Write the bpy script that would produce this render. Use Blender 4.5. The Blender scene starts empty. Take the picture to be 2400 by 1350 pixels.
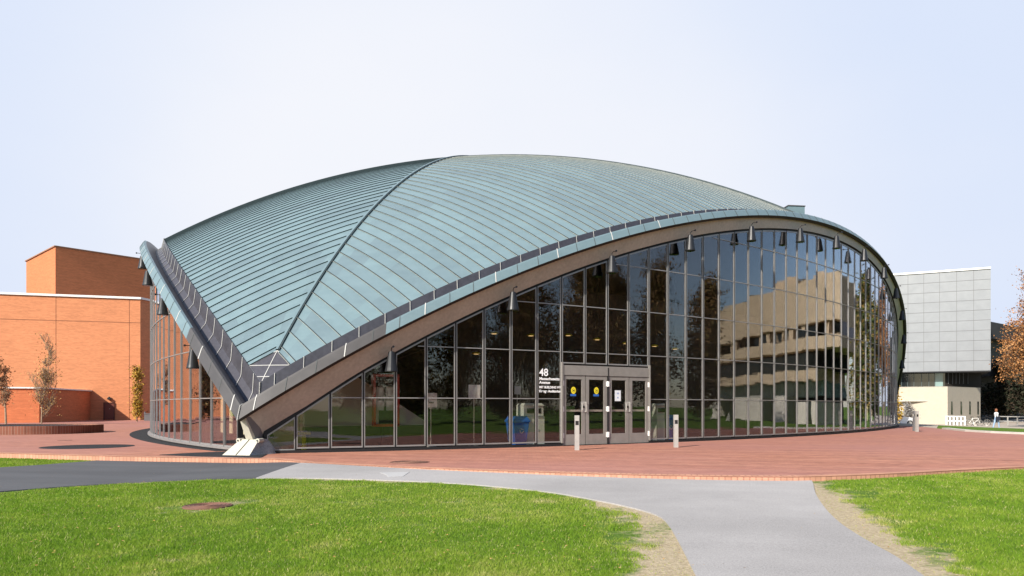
import bpy, bmesh, math, random
import numpy as np
from mathutils import Vector, Matrix
random.seed(7); rng = np.random.default_rng(11)
scene = bpy.context.scene
COL = scene.collection
RAD = math.radians

# ------------------------------------------------------------------ camera frame (metres, plaza level z = 0)
CAM = np.array([10.812, -43.030, 1.159]); YAW = -0.206; FPX = 1749.8; HOR = 952.3; CXP = 1290.9
FW = np.array([math.sin(YAW), math.cos(YAW)]); RT = np.array([math.cos(YAW), -math.sin(YAW)])
def at(px, depth):                       # plan position seen in photo column px at a depth
    p = CAM[:2] + FW*depth + RT*((px-CXP)*depth/FPX); return np.array([p[0], p[1]])
def zat(py, depth): return CAM[2] + (HOR-py)*depth/FPX
def gnd(px, py, z=0.0):                  # where the sight line meets level z
    return at(px, FPX*(CAM[2]-z)/(py-HOR))

# ------------------------------------------------------------------ mesh helper
class MB:
    def __init__(s): s.v=[]; s.f=[]; s.m=[]
    def add(s, vs, fs, m=0):
        b=len(s.v); s.v.extend([tuple(map(float,p)) for p in vs]); s.f.extend([tuple(i+b for i in f) for f in fs]); s.m.extend([m]*len(fs)); return s
    def hexa(s, p, m=0):                 # 8 corners: bottom 4 (ccw), top 4
        return s.add(p, [(3,2,1,0),(4,5,6,7),(0,1,5,4),(1,2,6,5),(2,3,7,6),(3,0,4,7)], m)
    def box(s, c, d, rz=0, m=0):
        cx,cy,cz=c; x,y,z=d[0]/2,d[1]/2,d[2]/2; co,si=math.cos(rz),math.sin(rz)
        p=[(cx+co*a-si*b, cy+si*a+co*b, cz+e) for e in(-z,z) for a,b in((-x,-y),(x,-y),(x,y),(-x,y))]
        return s.hexa(p,m)
    def bar(s, a, b, w, h, up=(0,0,1), m=0):   # box beam from a to b, width w (sideways), h (along up)
        a=Vector(a); b=Vector(b); d=(b-a).normalized(); u=Vector(up); sd=d.cross(u)
        if sd.length<1e-5: sd=d.cross(Vector((1,0,0)))
        sd.normalize(); u=sd.cross(d); sd*=w/2; u=u*h/2
        return s.hexa([a-sd-u,a+sd-u,b+sd-u,b-sd-u,a-sd+u,a+sd+u,b+sd+u,b-sd+u],m)
    def tube(s, a, b, r0, r1=None, n=8, m=0, cap=True):
        r1=r0 if r1 is None else r1; a=Vector(a); b=Vector(b); d=(b-a)
        if d.length<1e-6: return s
        d.normalize(); u=d.orthogonal().normalized(); w=d.cross(u); vs=[]
        for p,r in((a,r0),(b,r1)):
            for k in range(n):
                t=2*math.pi*k/n; vs.append(p+u*(r*math.cos(t))+w*(r*math.sin(t)))
        fs=[(k,(k+1)%n,n+(k+1)%n,n+k) for k in range(n)]
        if cap: fs+= [tuple(range(n))[::-1], tuple(range(n,2*n))]
        return s.add(vs,fs,m)
    def path(s, pts, r, n=6, m=0):
        for a,b in zip(pts[:-1],pts[1:]): s.tube(a,b,r,r,n,m)
        return s
    def torus(s, c, ax, R, r, n=24, k=6, m=0):
        ax=Vector(ax).normalized(); u=ax.orthogonal().normalized(); w=ax.cross(u); c=Vector(c); vs=[]; fs=[]
        for i in range(n):
            t=2*math.pi*i/n; d=u*math.cos(t)+w*math.sin(t)
            for j in range(k):
                q=2*math.pi*j/k; vs.append(c+d*(R+r*math.cos(q))+ax*(r*math.sin(q)))
        for i in range(n):
            for j in range(k): fs.append((i*k+j,((i+1)%n)*k+j,((i+1)%n)*k+(j+1)%k,i*k+(j+1)%k))
        return s.add(vs,fs,m)
    def lathe(s, c, prof, n=20, m=0, sq=0):
        vs=[]; fs=[]; k=len(prof)
        for i in range(n):
            t=2*math.pi*i/n
            for r,z in prof: vs.append((c[0]+r*math.cos(t),c[1]+r*math.sin(t),c[2]+z))
        for i in range(n):
            for j in range(k-1): fs.append((i*k+j,((i+1)%n)*k+j,((i+1)%n)*k+j+1,i*k+j+1))
        fs.append(tuple(i*k for i in range(n))[::-1]); fs.append(tuple(i*k+k-1 for i in range(n)))
        return s.add(vs,fs,m)
    def grid(s, P, m=0, flip=False):     # P[i][j] points
        a=len(P); b=len(P[0]); vs=[p for r in P for p in r]; fs=[]
        for i in range(a-1):
            for j in range(b-1):
                f=(i*b+j,(i+1)*b+j,(i+1)*b+j+1,i*b+j+1); fs.append(f[::-1] if flip else f)
        return s.add(vs,fs,m)
    def prism(s, poly, z0, z1, m=0):
        n=len(poly); vs=[(p[0],p[1],z0) for p in poly]+[(p[0],p[1],z1) for p in poly]
        fs=[tuple(range(n))[::-1],tuple(range(n,2*n))]+[(i,(i+1)%n,n+(i+1)%n,n+i) for i in range(n)]
        return s.add(vs,fs,m)
    def build(s, name, mats, parent=None, smooth=False, kind=None, loc=None):
        me=bpy.data.meshes.new(name); me.from_pydata(s.v,[],s.f)
        for m in (mats if isinstance(mats,(list,tuple)) else [mats]): me.materials.append(m)
        if len(me.polygons): me.polygons.foreach_set('material_index',s.m)
        if smooth: me.polygons.foreach_set('use_smooth',[True]*len(me.polygons))
        me.update()
        o=bpy.data.objects.new(name,me); COL.objects.link(o)
        if loc is not None: o.location=loc
        if parent: o.parent=parent
        if kind: o['kind']=kind
        return o
def fixn(o):
    bm=bmesh.new(); bm.from_mesh(o.data); bmesh.ops.recalc_face_normals(bm,faces=bm.faces); bm.to_mesh(o.data); bm.free(); return o
def tag(o,label=None,cat=None,group=None,kind=None):
    if label: o['label']=label
    if cat: o['category']=cat
    if group: o['group']=group
    if kind: o['kind']=kind
    return o
def thing(name,label,cat,loc=(0,0,0),rz=0,group=None):
    o=bpy.data.objects.new(name,None); COL.objects.link(o); o.location=loc; o.rotation_euler=(0,0,rz); o.empty_display_size=.2
    return tag(o,label,cat,group)
def copy_tree(o,parent=None):
    c=o.copy(); COL.objects.link(c)
    if parent: c.parent=parent
    for ch in list(o.children): copy_tree(ch,c)
    return c

# ------------------------------------------------------------------ materials
def lin(c): return tuple(((x/255)/12.92 if x/255<=.04045 else ((x/255+.055)/1.055)**2.4) for x in c)
class N:
    def __init__(s,name):
        s.m=bpy.data.materials.new(name); s.m.use_nodes=True; s.t=s.m.node_tree; s.b=s.t.nodes['Principled BSDF']; s.out=s.t.nodes['Material Output']
    def n(s,typ,**k):
        x=s.t.nodes.new(typ)
        for a,b in k.items():
            if a.startswith('i_'):
                key=a[2:]; key=int(key) if key.isdigit() else key.replace('_',' ')
                x.inputs[key].default_value=b
            else: setattr(x,a,b)
        return x
    def l(s,a,b): s.t.links.new(a,b)
    def coord(s,kind='Object',scale=(1,1,1),rot=(0,0,0)):
        tc=s.n('ShaderNodeTexCoord'); mp=s.n('ShaderNodeMapping'); mp.inputs['Scale'].default_value=scale; mp.inputs['Rotation'].default_value=rot
        s.l(tc.outputs[kind],mp.inputs[0]); return mp.outputs[0]
    def noise(s,vec,scale,detail=4,rough=.55):
        x=s.n('ShaderNodeTexNoise'); x.inputs['Scale'].default_value=scale; x.inputs['Detail'].default_value=detail; x.inputs['Roughness'].default_value=rough
        s.l(vec,x.inputs['Vector']); return x.outputs['Fac']
    def ramp(s,fac,stops):
        r=s.n('ShaderNodeValToRGB'); e=r.color_ramp.elements
        while len(e)>len(stops): e.remove(e[-1])
        while len(e)<len(stops): e.new(.5)
        for k,(p,c) in zip(e,stops): k.position=p; k.color=(*c,1) if len(c)==3 else c
        s.l(fac,r.inputs[0]); return r.outputs[0]
    def mix(s,fac,a,b,mode='MIX'):
        x=s.n('ShaderNodeMix',data_type='RGBA',blend_type=mode)
        for v,i in((fac,0),(a,6),(b,7)):
            if hasattr(v,'is_linked') or hasattr(v,'node'): s.l(v,x.inputs[i])
            elif i==0: x.inputs[0].default_value=v
            else: x.inputs[i].default_value=(*v,1)
        return x.outputs[2]
    def bump(s,h,strength=.3,dist=.02):
        b=s.n('ShaderNodeBump'); b.inputs['Strength'].default_value=strength; b.inputs['Distance'].default_value=dist
        s.l(h,b.inputs['Height']); s.l(b.outputs[0],s.b.inputs['Normal'])
    def set(s,**k):
        for a,b in k.items():
            i=s.b.inputs[{'rough':'Roughness','metal':'Metallic','spec':'Specular IOR Level','coat':'Coat Weight'}[a]]
            i.default_value=b
        return s
    def col(s,c):
        if hasattr(c,'node'): s.l(c,s.b.inputs['Base Color'])
        else: s.b.inputs['Base Color'].default_value=(*c,1)
        return s
def sc(c,k): return tuple(min(1,x*k) for x in c)
def mat(name,c,rough=.6,var=.18,scale=3,metal=0,spec=.4,bump=0,stretch=(1,1,1),fine=0):
    m=N(name).set(rough=rough,metal=metal,spec=spec)
    if var:
        v=m.coord('Object',stretch); f=m.noise(v,scale,5)
        cc=m.ramp(f,[(.25,sc(c,1-var)),(.75,sc(c,1+var))])
        if fine:
            g=m.noise(v,scale*fine,3); cc=m.mix(.5,cc,m.ramp(g,[(.3,sc(c,1-var)),(.7,sc(c,1+var))]))
        m.col(cc)
        if bump: m.bump(m.noise(v,scale*(fine or 6),4),bump,.02)
    else: m.col(c)
    return m.m
M={}
def teal(name,base):
    m=N(name).set(rough=.42,spec=.35)
    v=m.coord('Object'); big=m.noise(v,.35,4,.6); fn=m.noise(v,3.2,5,.65)
    st=m.coord('Object',(1,1,5)); s2=m.noise(st,1.1,4)
    c=m.ramp(big,[(.3,sc(base,.92)),(.7,sc(base,1.08))])
    c=m.mix(.25,c,m.ramp(fn,[(.3,sc(base,.78)),(.7,sc(base,1.2))]))
    c=m.mix(.15,c,m.ramp(s2,[(.35,sc(base,.75)),(.65,(base[0]*1.25,base[1]*1.16,base[2]*1.1))]))
    sp=m.noise(v,14,3,.7); c=m.mix(m.ramp(sp,[(.66,(0,0,0)),(.74,(.35,.35,.35))]),c,sc(base,1.7))
    m.col(c); m.bump(m.noise(v,2.0,3),.12,.02); 
    m.l(m.ramp(fn,[(.2,(.34,)*3),(.8,(.55,)*3)]),m.b.inputs['Roughness'])
    return m.m
TB=(.140,.202,.226)
M['teal']=[teal('copper_teal_%d'%i,(TB[0]*k,TB[1]*k*(1+(i-1)*.01),TB[2]*k)) for i,k in enumerate((.92,1.0,1.06))]
M['seam']=mat('seam_and_ridge_shade',(.045,.062,.066),.6,.1)
M['seamlight']=mat('seam_pale',(.52,.52,.47),.6,.12)
M['lead']=mat('lead_sheet',(.072,.069,.082),.42,.28,1.6,.25,.5,.15,fine=6)
M['fascia_lead']=mat('fascia_lead',(.072,.067,.067),.5,.2,2,.1,.4)
M['sealant']=mat('sealant',(.45,.44,.42),.6,.08)
M['joint']=mat('joint_dark',(.06,.07,.07),.7,.1)
M['beam']=mat('brown_concrete',(.435,.405,.355),.75,.2,.9,0,.25,.25,fine=14)
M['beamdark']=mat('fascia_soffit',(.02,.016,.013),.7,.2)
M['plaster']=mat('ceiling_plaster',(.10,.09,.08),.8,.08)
M['alu']=mat('frame_aluminium',(.30,.295,.29),.42,.1,4,.4,.5)
M['alu_brown']=mat('door_taupe',(.275,.26,.24),.45,.1,5,.25,.4)
M['black']=mat('black_rubber',(.012,.012,.013),.6,.1)
M['blackmetal']=mat('lamp_black',(.020,.021,.024),.42,.15,8,.2,.4)
M['steel']=mat('steel_pale',(.46,.445,.42),.35,.08,6,.3,.5)
M['white']=mat('white_paint',(.78,.77,.74),.5,.05)
M['cream']=mat('cream_concrete',(.52,.49,.41),.75,.12,2.5,0,.3,.2,fine=8)
M['dirtyconc']=mat('stained_concrete',(.34,.34,.33),.8,.55,5,0,.3,.3,fine=5)
M['grey']=mat('grey_steel',(.15,.15,.155),.5,.12)
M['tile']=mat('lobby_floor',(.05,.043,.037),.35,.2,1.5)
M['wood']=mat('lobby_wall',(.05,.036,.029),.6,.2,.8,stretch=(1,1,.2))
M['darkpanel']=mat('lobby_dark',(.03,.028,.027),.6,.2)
M['curtain']=mat('curtain_cream',(.66,.63,.47),.8,.08,3)
M['blue']=mat('bin_blue',(.015,.13,.55),.4,.08)
M['palegreen']=mat('bin_palegreen',(.60,.70,.65),.45,.06)
M['red']=mat('cabinet_red',(.70,.035,.03),.4,.1)
M['paper']=mat('paper',(.72,.75,.78),.7,.03)
M['yellow']=mat('sign_yellow',(.75,.62,.03),.5,.05)
M['signblue']=mat('sign_blue',(.03,.12,.42),.5,.05)
M['sign_white']=mat('lettering_white',(.86,.86,.86),.6,0)
M['gravel']=mat('gravel_black',(.028,.029,.032),.9,.5,20,0,.2,.6,fine=3)
M['iron']=mat('cast_iron',(.17,.085,.06),.75,.3,9,.1,.3,.4,fine=3)
M['bark']=mat('bark',(.20,.165,.13),.9,.35,5,0,.2,.5,stretch=(1,1,.25))
M['barkpale']=mat('bark_pale',(.30,.22,.15),.9,.25,5)
M['roofgrey']=mat('flat_roof',(.3,.3,.3),.9)
M['rubber']=mat('tyre',(.02,.02,.02),.7,0)
M['darkglass']=mat('dark_window',(.012,.016,.018),.08,0,spec=.6)
M['tealglass']=mat('teal_window',(.20,.30,.29),.12,.15,2,spec=.6)
def glow(name,c,s):
    m=N(name); m.col((0,0,0)); m.b.inputs['Emission Color'].default_value=(*c,1); m.b.inputs['Emission Strength'].default_value=s; return m.m
M['bulb']=glow('lamp_glow',(1,.70,.32),.9)
def glass(name,f0,tint):
    m=N(name); t=m.t; t.nodes.remove(m.b)
    lw=m.n('ShaderNodeLayerWeight'); lw.inputs['Blend'].default_value=.5
    p=m.n('ShaderNodeMath',operation='POWER'); m.l(lw.outputs['Facing'],p.inputs[0]); p.inputs[1].default_value=3.4
    mr=m.n('ShaderNodeMapRange'); mr.inputs['To Min'].default_value=f0; mr.inputs['To Max'].default_value=1.0; m.l(p.outputs[0],mr.inputs['Value'])
    g=m.n('ShaderNodeBsdfGlossy'); g.inputs['Roughness'].default_value=.004; g.inputs['Color'].default_value=(.92,.93,1.0,1)
    tr=m.n('ShaderNodeBsdfTransparent'); tr.inputs['Color'].default_value=(*tint,1)
    v=m.coord('Object'); b=m.n('ShaderNodeBump'); b.inputs['Strength'].default_value=.022; b.inputs['Distance'].default_value=.05
    m.l(m.noise(v,.9,1),b.inputs['Height']); m.l(b.outputs[0],g.inputs['Normal'])
    mx=m.n('ShaderNodeMixShader'); m.l(mr.outputs[0],mx.inputs[0]); m.l(tr.outputs[0],mx.inputs[1]); m.l(g.outputs[0],mx.inputs[2]); m.l(mx.outputs[0],m.out.inputs['Surface'])
    return m.m
M['glass']=glass('bronze_glass',.064,(.88,.85,.82))
def brickwall(name,c,mortar,sx=.22,sy=.075,var=.2,ms=.006):
    m=N(name).set(rough=.85,spec=.2)
    uv=m.coord('UV')
    b=m.n('ShaderNodeTexBrick'); b.inputs['Scale'].default_value=1; b.inputs['Brick Width'].default_value=sx; b.inputs['Row Height'].default_value=sy; b.inputs['Mortar Size'].default_value=ms
    b.inputs['Color1'].default_value=(*sc(c,1-var),1); b.inputs['Color2'].default_value=(*sc(c,1+var),1); b.inputs['Mortar'].default_value=(*mortar,1)
    m.l(uv,b.inputs['Vector'])
    st=m.coord('UV',(.8,5.5,1)); f=m.noise(st,1.0,5,.65); big=m.noise(uv,.12,3)
    cc=m.mix(.45,b.outputs['Color'],m.ramp(f,[(.36,sc(c,.68)),(.60,sc(c,1.14))]))
    cc=m.mix(.3,cc,m.ramp(big,[(.35,sc(c,.82)),(.65,sc(c,1.15))]))
    m.col(cc); m.bump(b.outputs['Fac'],.15,-.01); return m.m
M['brick']=brickwall('orange_brick',(.59,.235,.112),(.48,.23,.12))
M['brickred']=brickwall('red_orange_brick',(.56,.175,.075),(.42,.18,.10))
M['brickdark']=brickwall('weathered_brick',(.25,.10,.065),(.36,.27,.21),.105,.36,.5,.014)
def pavers(name):
    m=N(name).set(rough=.8,spec=.25)
    v=m.coord('Object',(1,1,1),(0,0,RAD(-14)))
    b=m.n('ShaderNodeTexBrick'); b.inputs['Scale'].default_value=1; b.inputs['Brick Width'].default_value=.21; b.inputs['Row Height'].default_value=.105; b.inputs['Mortar Size'].default_value=.004
    c=(.390,.170,.112)
    b.inputs['Color1'].default_value=(*sc(c,.68),1); b.inputs['Color2'].default_value=(*sc(c,1.3),1); b.inputs['Mortar'].default_value=(.17,.10,.08,1)
    m.l(v,b.inputs['Vector'])
    st=m.coord('Object',(.22,1.9,1),(0,0,RAD(-14))); f=m.noise(st,1.1,6,.7)
    cc=m.mix(.45,b.outputs['Color'],m.ramp(f,[(.34,(.23,.09,.065)),(.5,c),(.66,(.52,.265,.19))]))
    big=m.noise(v,.055,3); cc=m.mix(m.ramp(big,[(.4,(0,0,0)),(.62,(.75,.75,.75))]),cc,(.36,.17,.15))
    bl=m.noise(v,.6,5,.7); cc=m.mix(m.ramp(bl,[(.64,(0,0,0)),(.75,(.5,.5,.5))]),cc,(.46,.32,.27))
    m.col(cc); m.bump(b.outputs['Fac'],.2,-.006); return m.m
M['pavers']=pavers('brick_pavers')
M['soldier']=brickwall('soldier_bricks',(.50,.26,.175),(.20,.085,.06),.10,.5,.32,.013)
def asphalt(name,c,speck,crack=0,streak=.12):
    m=N(name).set(rough=.9,spec=.25)
    v=m.coord('Object'); f=m.noise(v,1.2,5,.6); g=m.noise(v,60,2,.7); h=m.noise(v,160,1)
    cc=m.ramp(f,[(.3,sc(c,.86)),(.7,sc(c,1.12))]); cc=m.mix(.45,cc,m.ramp(g,[(.36,sc(c,1-speck)),(.62,sc(c,1+speck))]))
    cc=m.mix(.3,cc,m.ramp(h,[(.4,sc(c,.55)),(.6,sc(c,1.4))]))
    st=m.coord('Object',(.25,2.2,1),(0,0,RAD(-10))); s3=m.noise(st,.7,5); cc=m.mix(streak,cc,m.ramp(s3,[(.4,sc(c,.8)),(.65,sc(c,1.25))]))
    bg_=m.noise(v,.28,4,.6); cc=m.mix(.6,cc,m.ramp(bg_,[(.35,(.80,.80,.80)),(.62,(1.06,1.06,1.06))]),'MULTIPLY')
    m.col(cc); m.bump(g,.35,.006); return m.m
M['asphalt']=asphalt('dark_asphalt',(.090,.092,.098),.35,streak=.4)
M['path']=asphalt('grey_path',(.345,.330,.322),.40)
M['patch']=asphalt('pale_patch',(.40,.395,.39),.1)
M['kerb']=mat('kerb_stone',(.5,.48,.44),.8,.1)
def lawnmat():
    m=N('lawn_soil').set(rough=.95,spec=.1)
    v=m.coord('Object'); a=m.n('ShaderNodeAttribute',attribute_name='wear')
    f=m.noise(v,.9,5,.65); g=m.noise(v,26,4,.75)
    gr=m.ramp(f,[(.3,(.085,.17,.018)),(.55,(.13,.225,.026)),(.75,(.20,.26,.045))])
    gr=m.mix(.55,gr,m.ramp(g,[(.3,(.022,.06,.009)),(.5,(.08,.14,.022)),(.72,(.185,.215,.065))]))
    dt=m.ramp(g,[(.3,(.30,.235,.145)),(.7,(.55,.46,.32))])
    n2=m.noise(v,3.2,5,.7)
    mm=m.n('ShaderNodeMath',operation='ADD'); m.l(a.outputs['Fac'],mm.inputs[0]); m.l(n2,mm.inputs[1])
    w=m.ramp(mm.outputs[0],[(.70,(0,0,0)),(.92,(1,1,1))])
    m.col(m.mix(w,gr,dt)); m.bump(g,.7,.04); return m.m
M['lawn']=lawnmat()
def blademat():
    m=N('grass_blades').set(rough=.75,spec=.12)
    a=m.n('ShaderNodeAttribute',attribute_name='tone'); f=a.outputs['Fac']
    m.col(m.ramp(f,[(0,(.085,.175,.016)),(.35,(.165,.29,.024)),(.62,(.27,.37,.045)),(.82,(.40,.43,.11)),(1,(.60,.52,.28))]))
    m.b.inputs['Base Color'].default_value=(0,0,0,1); cl=m.b.inputs['Base Color'].links[0].from_socket
    tl=m.n('ShaderNodeBsdfTranslucent'); m.l(cl,tl.inputs['Color']); x=m.n('ShaderNodeMixShader'); x.inputs[0].default_value=.42
    m.l(m.b.outputs[0],x.inputs[1]); m.l(tl.outputs[0],x.inputs[2]); m.l(x.outputs[0],m.out.inputs['Surface'])
    return m.m
M['blades']=blademat()
def leafmat(name,cols):
    m=N(name).set(rough=.7,spec=.15)
    a=m.n('ShaderNodeAttribute',attribute_name='tone'); k=len(cols)-1
    m.col(m.ramp(a.outputs['Fac'],[(i/k,c) for i,c in enumerate(cols)]))
    m.b.inputs['Transmission Weight'].default_value=0
    return m.m
M['leaf_rust']=leafmat('leaf_rust',[(.10,.045,.022),(.26,.11,.042),(.42,.19,.07),(.55,.29,.12)])
M['leaf_gold']=leafmat('leaf_gold',[(.16,.10,.02),(.38,.21,.03),(.55,.34,.05),(.28,.24,.05)])
M['leaf_pale']=leafmat('leaf_pale',[(.22,.12,.04),(.42,.24,.08),(.52,.33,.14),(.30,.22,.06)])
M['leaf_brown']=leafmat('leaf_brown',[(.12,.055,.03),(.27,.13,.06),(.42,.21,.10)])
M['leaf_autumn']=leafmat('leaf_autumn',[(.12,.07,.035),(.23,.14,.06),(.34,.20,.085),(.24,.20,.065)])
M['leaf_green']=leafmat('leaf_green',[(.03,.05,.015),(.09,.12,.03),(.20,.17,.045),(.34,.20,.06)])
M['leaf_grey']=leafmat('leaf_grey',[(.16,.15,.14),(.26,.25,.24),(.34,.32,.31)])
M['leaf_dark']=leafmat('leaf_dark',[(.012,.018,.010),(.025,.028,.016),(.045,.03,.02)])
def panelmat():
    m=N('grey_metal_panel').set(rough=.38,spec=.45,metal=.15); v=m.coord('UV')
    f=m.noise(v,.9,3); m.col(m.ramp(f,[(.3,(.235,.245,.258)),(.7,(.265,.275,.288))])); return m.m
M['panel']=panelmat()
M['beige']=mat('beige_stone',(.46,.41,.33),.8,.08,.5,fine=8)
M['beigeconc']=mat('beige_concrete',(.52,.41,.28),.85,.2,.35,0,.2,.1,fine=9,stretch=(1,1,.6))
M['paleconc']=mat('pale_concrete',(.62,.58,.50),.85,.1,.5)
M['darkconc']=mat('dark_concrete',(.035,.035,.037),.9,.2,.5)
M['doorred']=mat('door_red',(.16,.045,.03),.5,.1)
M['farpave']=mat('far_pavement',(.40,.34,.28),.9,.12,.8,fine=10)
M['carwhite']=mat('car_white',(.8,.8,.82),.25,0,spec=.6)
M['skin']=mat('skin',(.50,.31,.22),.6,0); M['jeans']=mat('pale_jeans',(.27,.38,.55),.8,.08); M['shirt']=mat('white_top',(.75,.75,.76),.8,.05)
M['hair']=mat('auburn_hair',(.20,.075,.035),.6,.2); M['bag']=mat('navy_bag',(.012,.016,.03),.7,.1); M['shoe']=mat('white_shoe',(.7,.7,.7),.6,0)

# ------------------------------------------------------------------ world, sun, camera
SAZ, SEL = RAD(-115), RAD(33)
SUN = Vector((math.cos(SEL)*math.cos(SAZ), math.cos(SEL)*math.sin(SAZ), math.sin(SEL)))
VEIL=(4.95,5.06,5.40); VEILB=(3.92,4.38,5.34)
w=bpy.data.worlds.new('World'); scene.world=w; w.use_nodes=True; T=w.node_tree; bg=T.nodes['Background']
sky=T.nodes.new('ShaderNodeTexSky'); sky.sky_type='NISHITA'; sky.sun_disc=False; sky.sun_elevation=SEL; sky.sun_rotation=math.atan2(SUN.x,SUN.y)
sky.air_density=1.0; sky.dust_density=.5; sky.ozone_density=1.6
tc=T.nodes.new('ShaderNodeTexCoord'); mp=T.nodes.new('ShaderNodeMapping'); mp.inputs['Scale'].default_value=(1,1,2.0); mp.inputs['Location'].default_value=(.35,.2,0)
nz=T.nodes.new('ShaderNodeTexNoise'); nz.inputs['Scale'].default_value=1.6; nz.inputs['Detail'].default_value=5; nz.inputs['Roughness'].default_value=.45
mx=T.nodes.new('ShaderNodeMix'); mx.data_type='RGBA'; mx.inputs[7].default_value=(*VEIL,1)
mb_=T.nodes.new('ShaderNodeMix'); mb_.data_type='RGBA'; mb_.inputs[7].default_value=(*VEILB,1)
cb=T.nodes.new('ShaderNodeValToRGB'); cb.color_ramp.interpolation='EASE'; cb.color_ramp.elements[0].position=.25; cb.color_ramp.elements[1].position=.80
# a thin bright cloud veil covers the northern sky and thins out to clear blue elsewhere
sep=T.nodes.new('ShaderNodeVectorMath'); sep.operation='DOT_PRODUCT'; sep.inputs[1].default_value=(-.295,.94,.17)
cr=T.nodes.new('ShaderNodeValToRGB'); cr.color_ramp.interpolation='B_SPLINE'; e=cr.color_ramp.elements
for k,(p,v) in enumerate(((0.0,.0),(.70,.0),(.85,.05),(.905,.35),(.945,.75),(.98,.90),(1.0,.92))):
    q=e[k] if k<2 else e.new(p); q.position=p; q.color=(v,v,v,1)
mr=T.nodes.new('ShaderNodeMapRange'); mr.inputs['From Min'].default_value=.3; mr.inputs['From Max'].default_value=.7; mr.inputs['To Min'].default_value=-.22; mr.inputs['To Max'].default_value=.22
ml=T.nodes.new('ShaderNodeMath'); ml.operation='ADD'; ml.use_clamp=True
L=T.links.new
L(tc.outputs['Generated'],mp.inputs[0]); L(mp.outputs[0],nz.inputs['Vector']); L(nz.outputs['Fac'],mr.inputs['Value'])
L(tc.outputs['Generated'],sep.inputs[0]); L(sep.outputs['Value'],cr.inputs[0]); L(cr.outputs[0],ml.inputs[0]); L(mr.outputs[0],ml.inputs[1])
L(sep.outputs['Value'],cb.inputs[0]); L(cb.outputs[0],mb_.inputs[0]); L(sky.outputs[0],mb_.inputs[6])
L(ml.outputs[0],mx.inputs[0]); L(mb_.outputs[2],mx.inputs[6]); L(mx.outputs[2],bg.inputs['Color']); bg.inputs['Strength'].default_value=.12
sl=bpy.data.lights.new('sun','SUN'); sl.energy=5.0; sl.angle=RAD(.55); sl.color=(1,.93,.82)
so=bpy.data.objects.new('sun',sl); COL.objects.link(so); so.rotation_euler=(-SUN).to_track_quat('-Z','Y').to_euler(); so.location=(-30,-60,60)
cd=bpy.data.cameras.new('camera'); co=bpy.data.objects.new('camera',cd); COL.objects.link(co); scene.camera=co
cd.sensor_width=36; cd.lens=FPX/2400*36; cd.shift_y=(HOR-675)/2400; cd.shift_x=-(CXP-1200)/2400; cd.clip_end=5000; cd.clip_start=.1
co.location=CAM; co.rotation_euler=(RAD(90),0,-YAW)
vs=scene.view_settings; vs.view_transform='Standard'; vs.look='None'; vs.gamma=1; vs.exposure=0.6
scene.cycles.max_bounces=10; scene.cycles.transparent_max_bounces=24; scene.cycles.glossy_bounces=5; scene.cycles.caustics_reflective=False

# ------------------------------------------------------------------ ground
def sm(x,a,b):
    t=np.clip((x-a)/(b-a),0,1); return t*t*(3-2*t)
def zg(x,y):
    x=np.asarray(x,float); y=np.asarray(y,float)
    dep=(x-CAM[0])*FW[0]+(y-CAM[1])*FW[1]
    front=1-sm(y,-24,-14)
    z=-.012-.11*(1-sm(x,.5,3.1))*(1-sm(dep,28,34)*0)-.17*(1-sm(dep,6,17))*front
    s=(x-23)*.29+(y+6.5)*.957
    return z-.80*sm(x,22,33)*sm(s,1,39)
def clip_cell(poly,x0,x1,y0,y1):
    for ax,v,sg in((0,x0,1),(0,x1,-1),(1,y0,1),(1,y1,-1)):
        out=[]; n=len(poly)
        for i in range(n):
            a=poly[i]; b=poly[(i+1)%n]; da=sg*(a[ax]-v); db=sg*(b[ax]-v)
            if da>=0: out.append(a)
            if (da>0 and db<0) or (da<0 and db>0):
                t=da/(da-db); out.append((a[0]+t*(b[0]-a[0]),a[1]+t*(b[1]-a[1])))
        poly=out
        if len(poly)<3: return []
    return poly
def area(p): return .5*sum(p[i][0]*p[(i+1)%len(p)][1]-p[(i+1)%len(p)][0]*p[i][1] for i in range(len(p)))
def sheet(name,poly,off,m,cell=1.0,flat=None,kind='structure'):
    poly=[tuple(p) for p in poly]
    if area(poly)<0: poly=poly[::-1]
    xs=[p[0] for p in poly]; ys=[p[1] for p in poly]; mb=MB()
    x=math.floor(min(xs)/cell)*cell
    while x<max(xs):
        y=math.floor(min(ys)/cell)*cell
        while y<max(ys):
            c=clip_cell(poly,x,x+cell,y,y+cell)
            if len(c)>=3 and abs(area(c))>1e-6:
                mb.add([(q[0],q[1],(flat if flat is not None else float(zg(q[0],q[1]))+off)) for q in c],[tuple(range(len(c)))])
            y+=cell
        x+=cell
    o=mb.build(name,m,kind=kind)
    bm=bmesh.new(); bm.from_mesh(o.data); bmesh.ops.remove_doubles(bm,verts=bm.verts,dist=1e-4)
    be=[e for e in bm.edges if len(e.link_faces)==1]                    # turn the rim down into the ground
    ex=bmesh.ops.extrude_edge_only(bm,edges=be)['geom']
    for v in ex:
        if isinstance(v,bmesh.types.BMVert): v.co.z-=.06 if flat is None else .012
    bmesh.ops.recalc_face_normals(bm,faces=bm.faces); bm.to_mesh(o.data); bm.free()
    return o
def smooth_line(pts,n=6):
    pts=[np.array(p,float) for p in pts]; out=[]
    for i in range(len(pts)-1):
        p0=pts[max(i-1,0)];p1=pts[i];p2=pts[i+1];p3=pts[min(i+2,len(pts)-1)]
        for k in range(n):
            t=k/n; out.append(.5*((2*p1)+(-p0+p2)*t+(2*p0-5*p1+4*p2-p3)*t*t+(-p0+3*p1-3*p2+p3)*t**3))
    out.append(pts[-1]); return [tuple(p) for p in out]
def gpx(px,py):
    z=-.05
    for _ in range(12):
        p=gnd(px,py,z); z=float(zg(*p))
    return p
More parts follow.
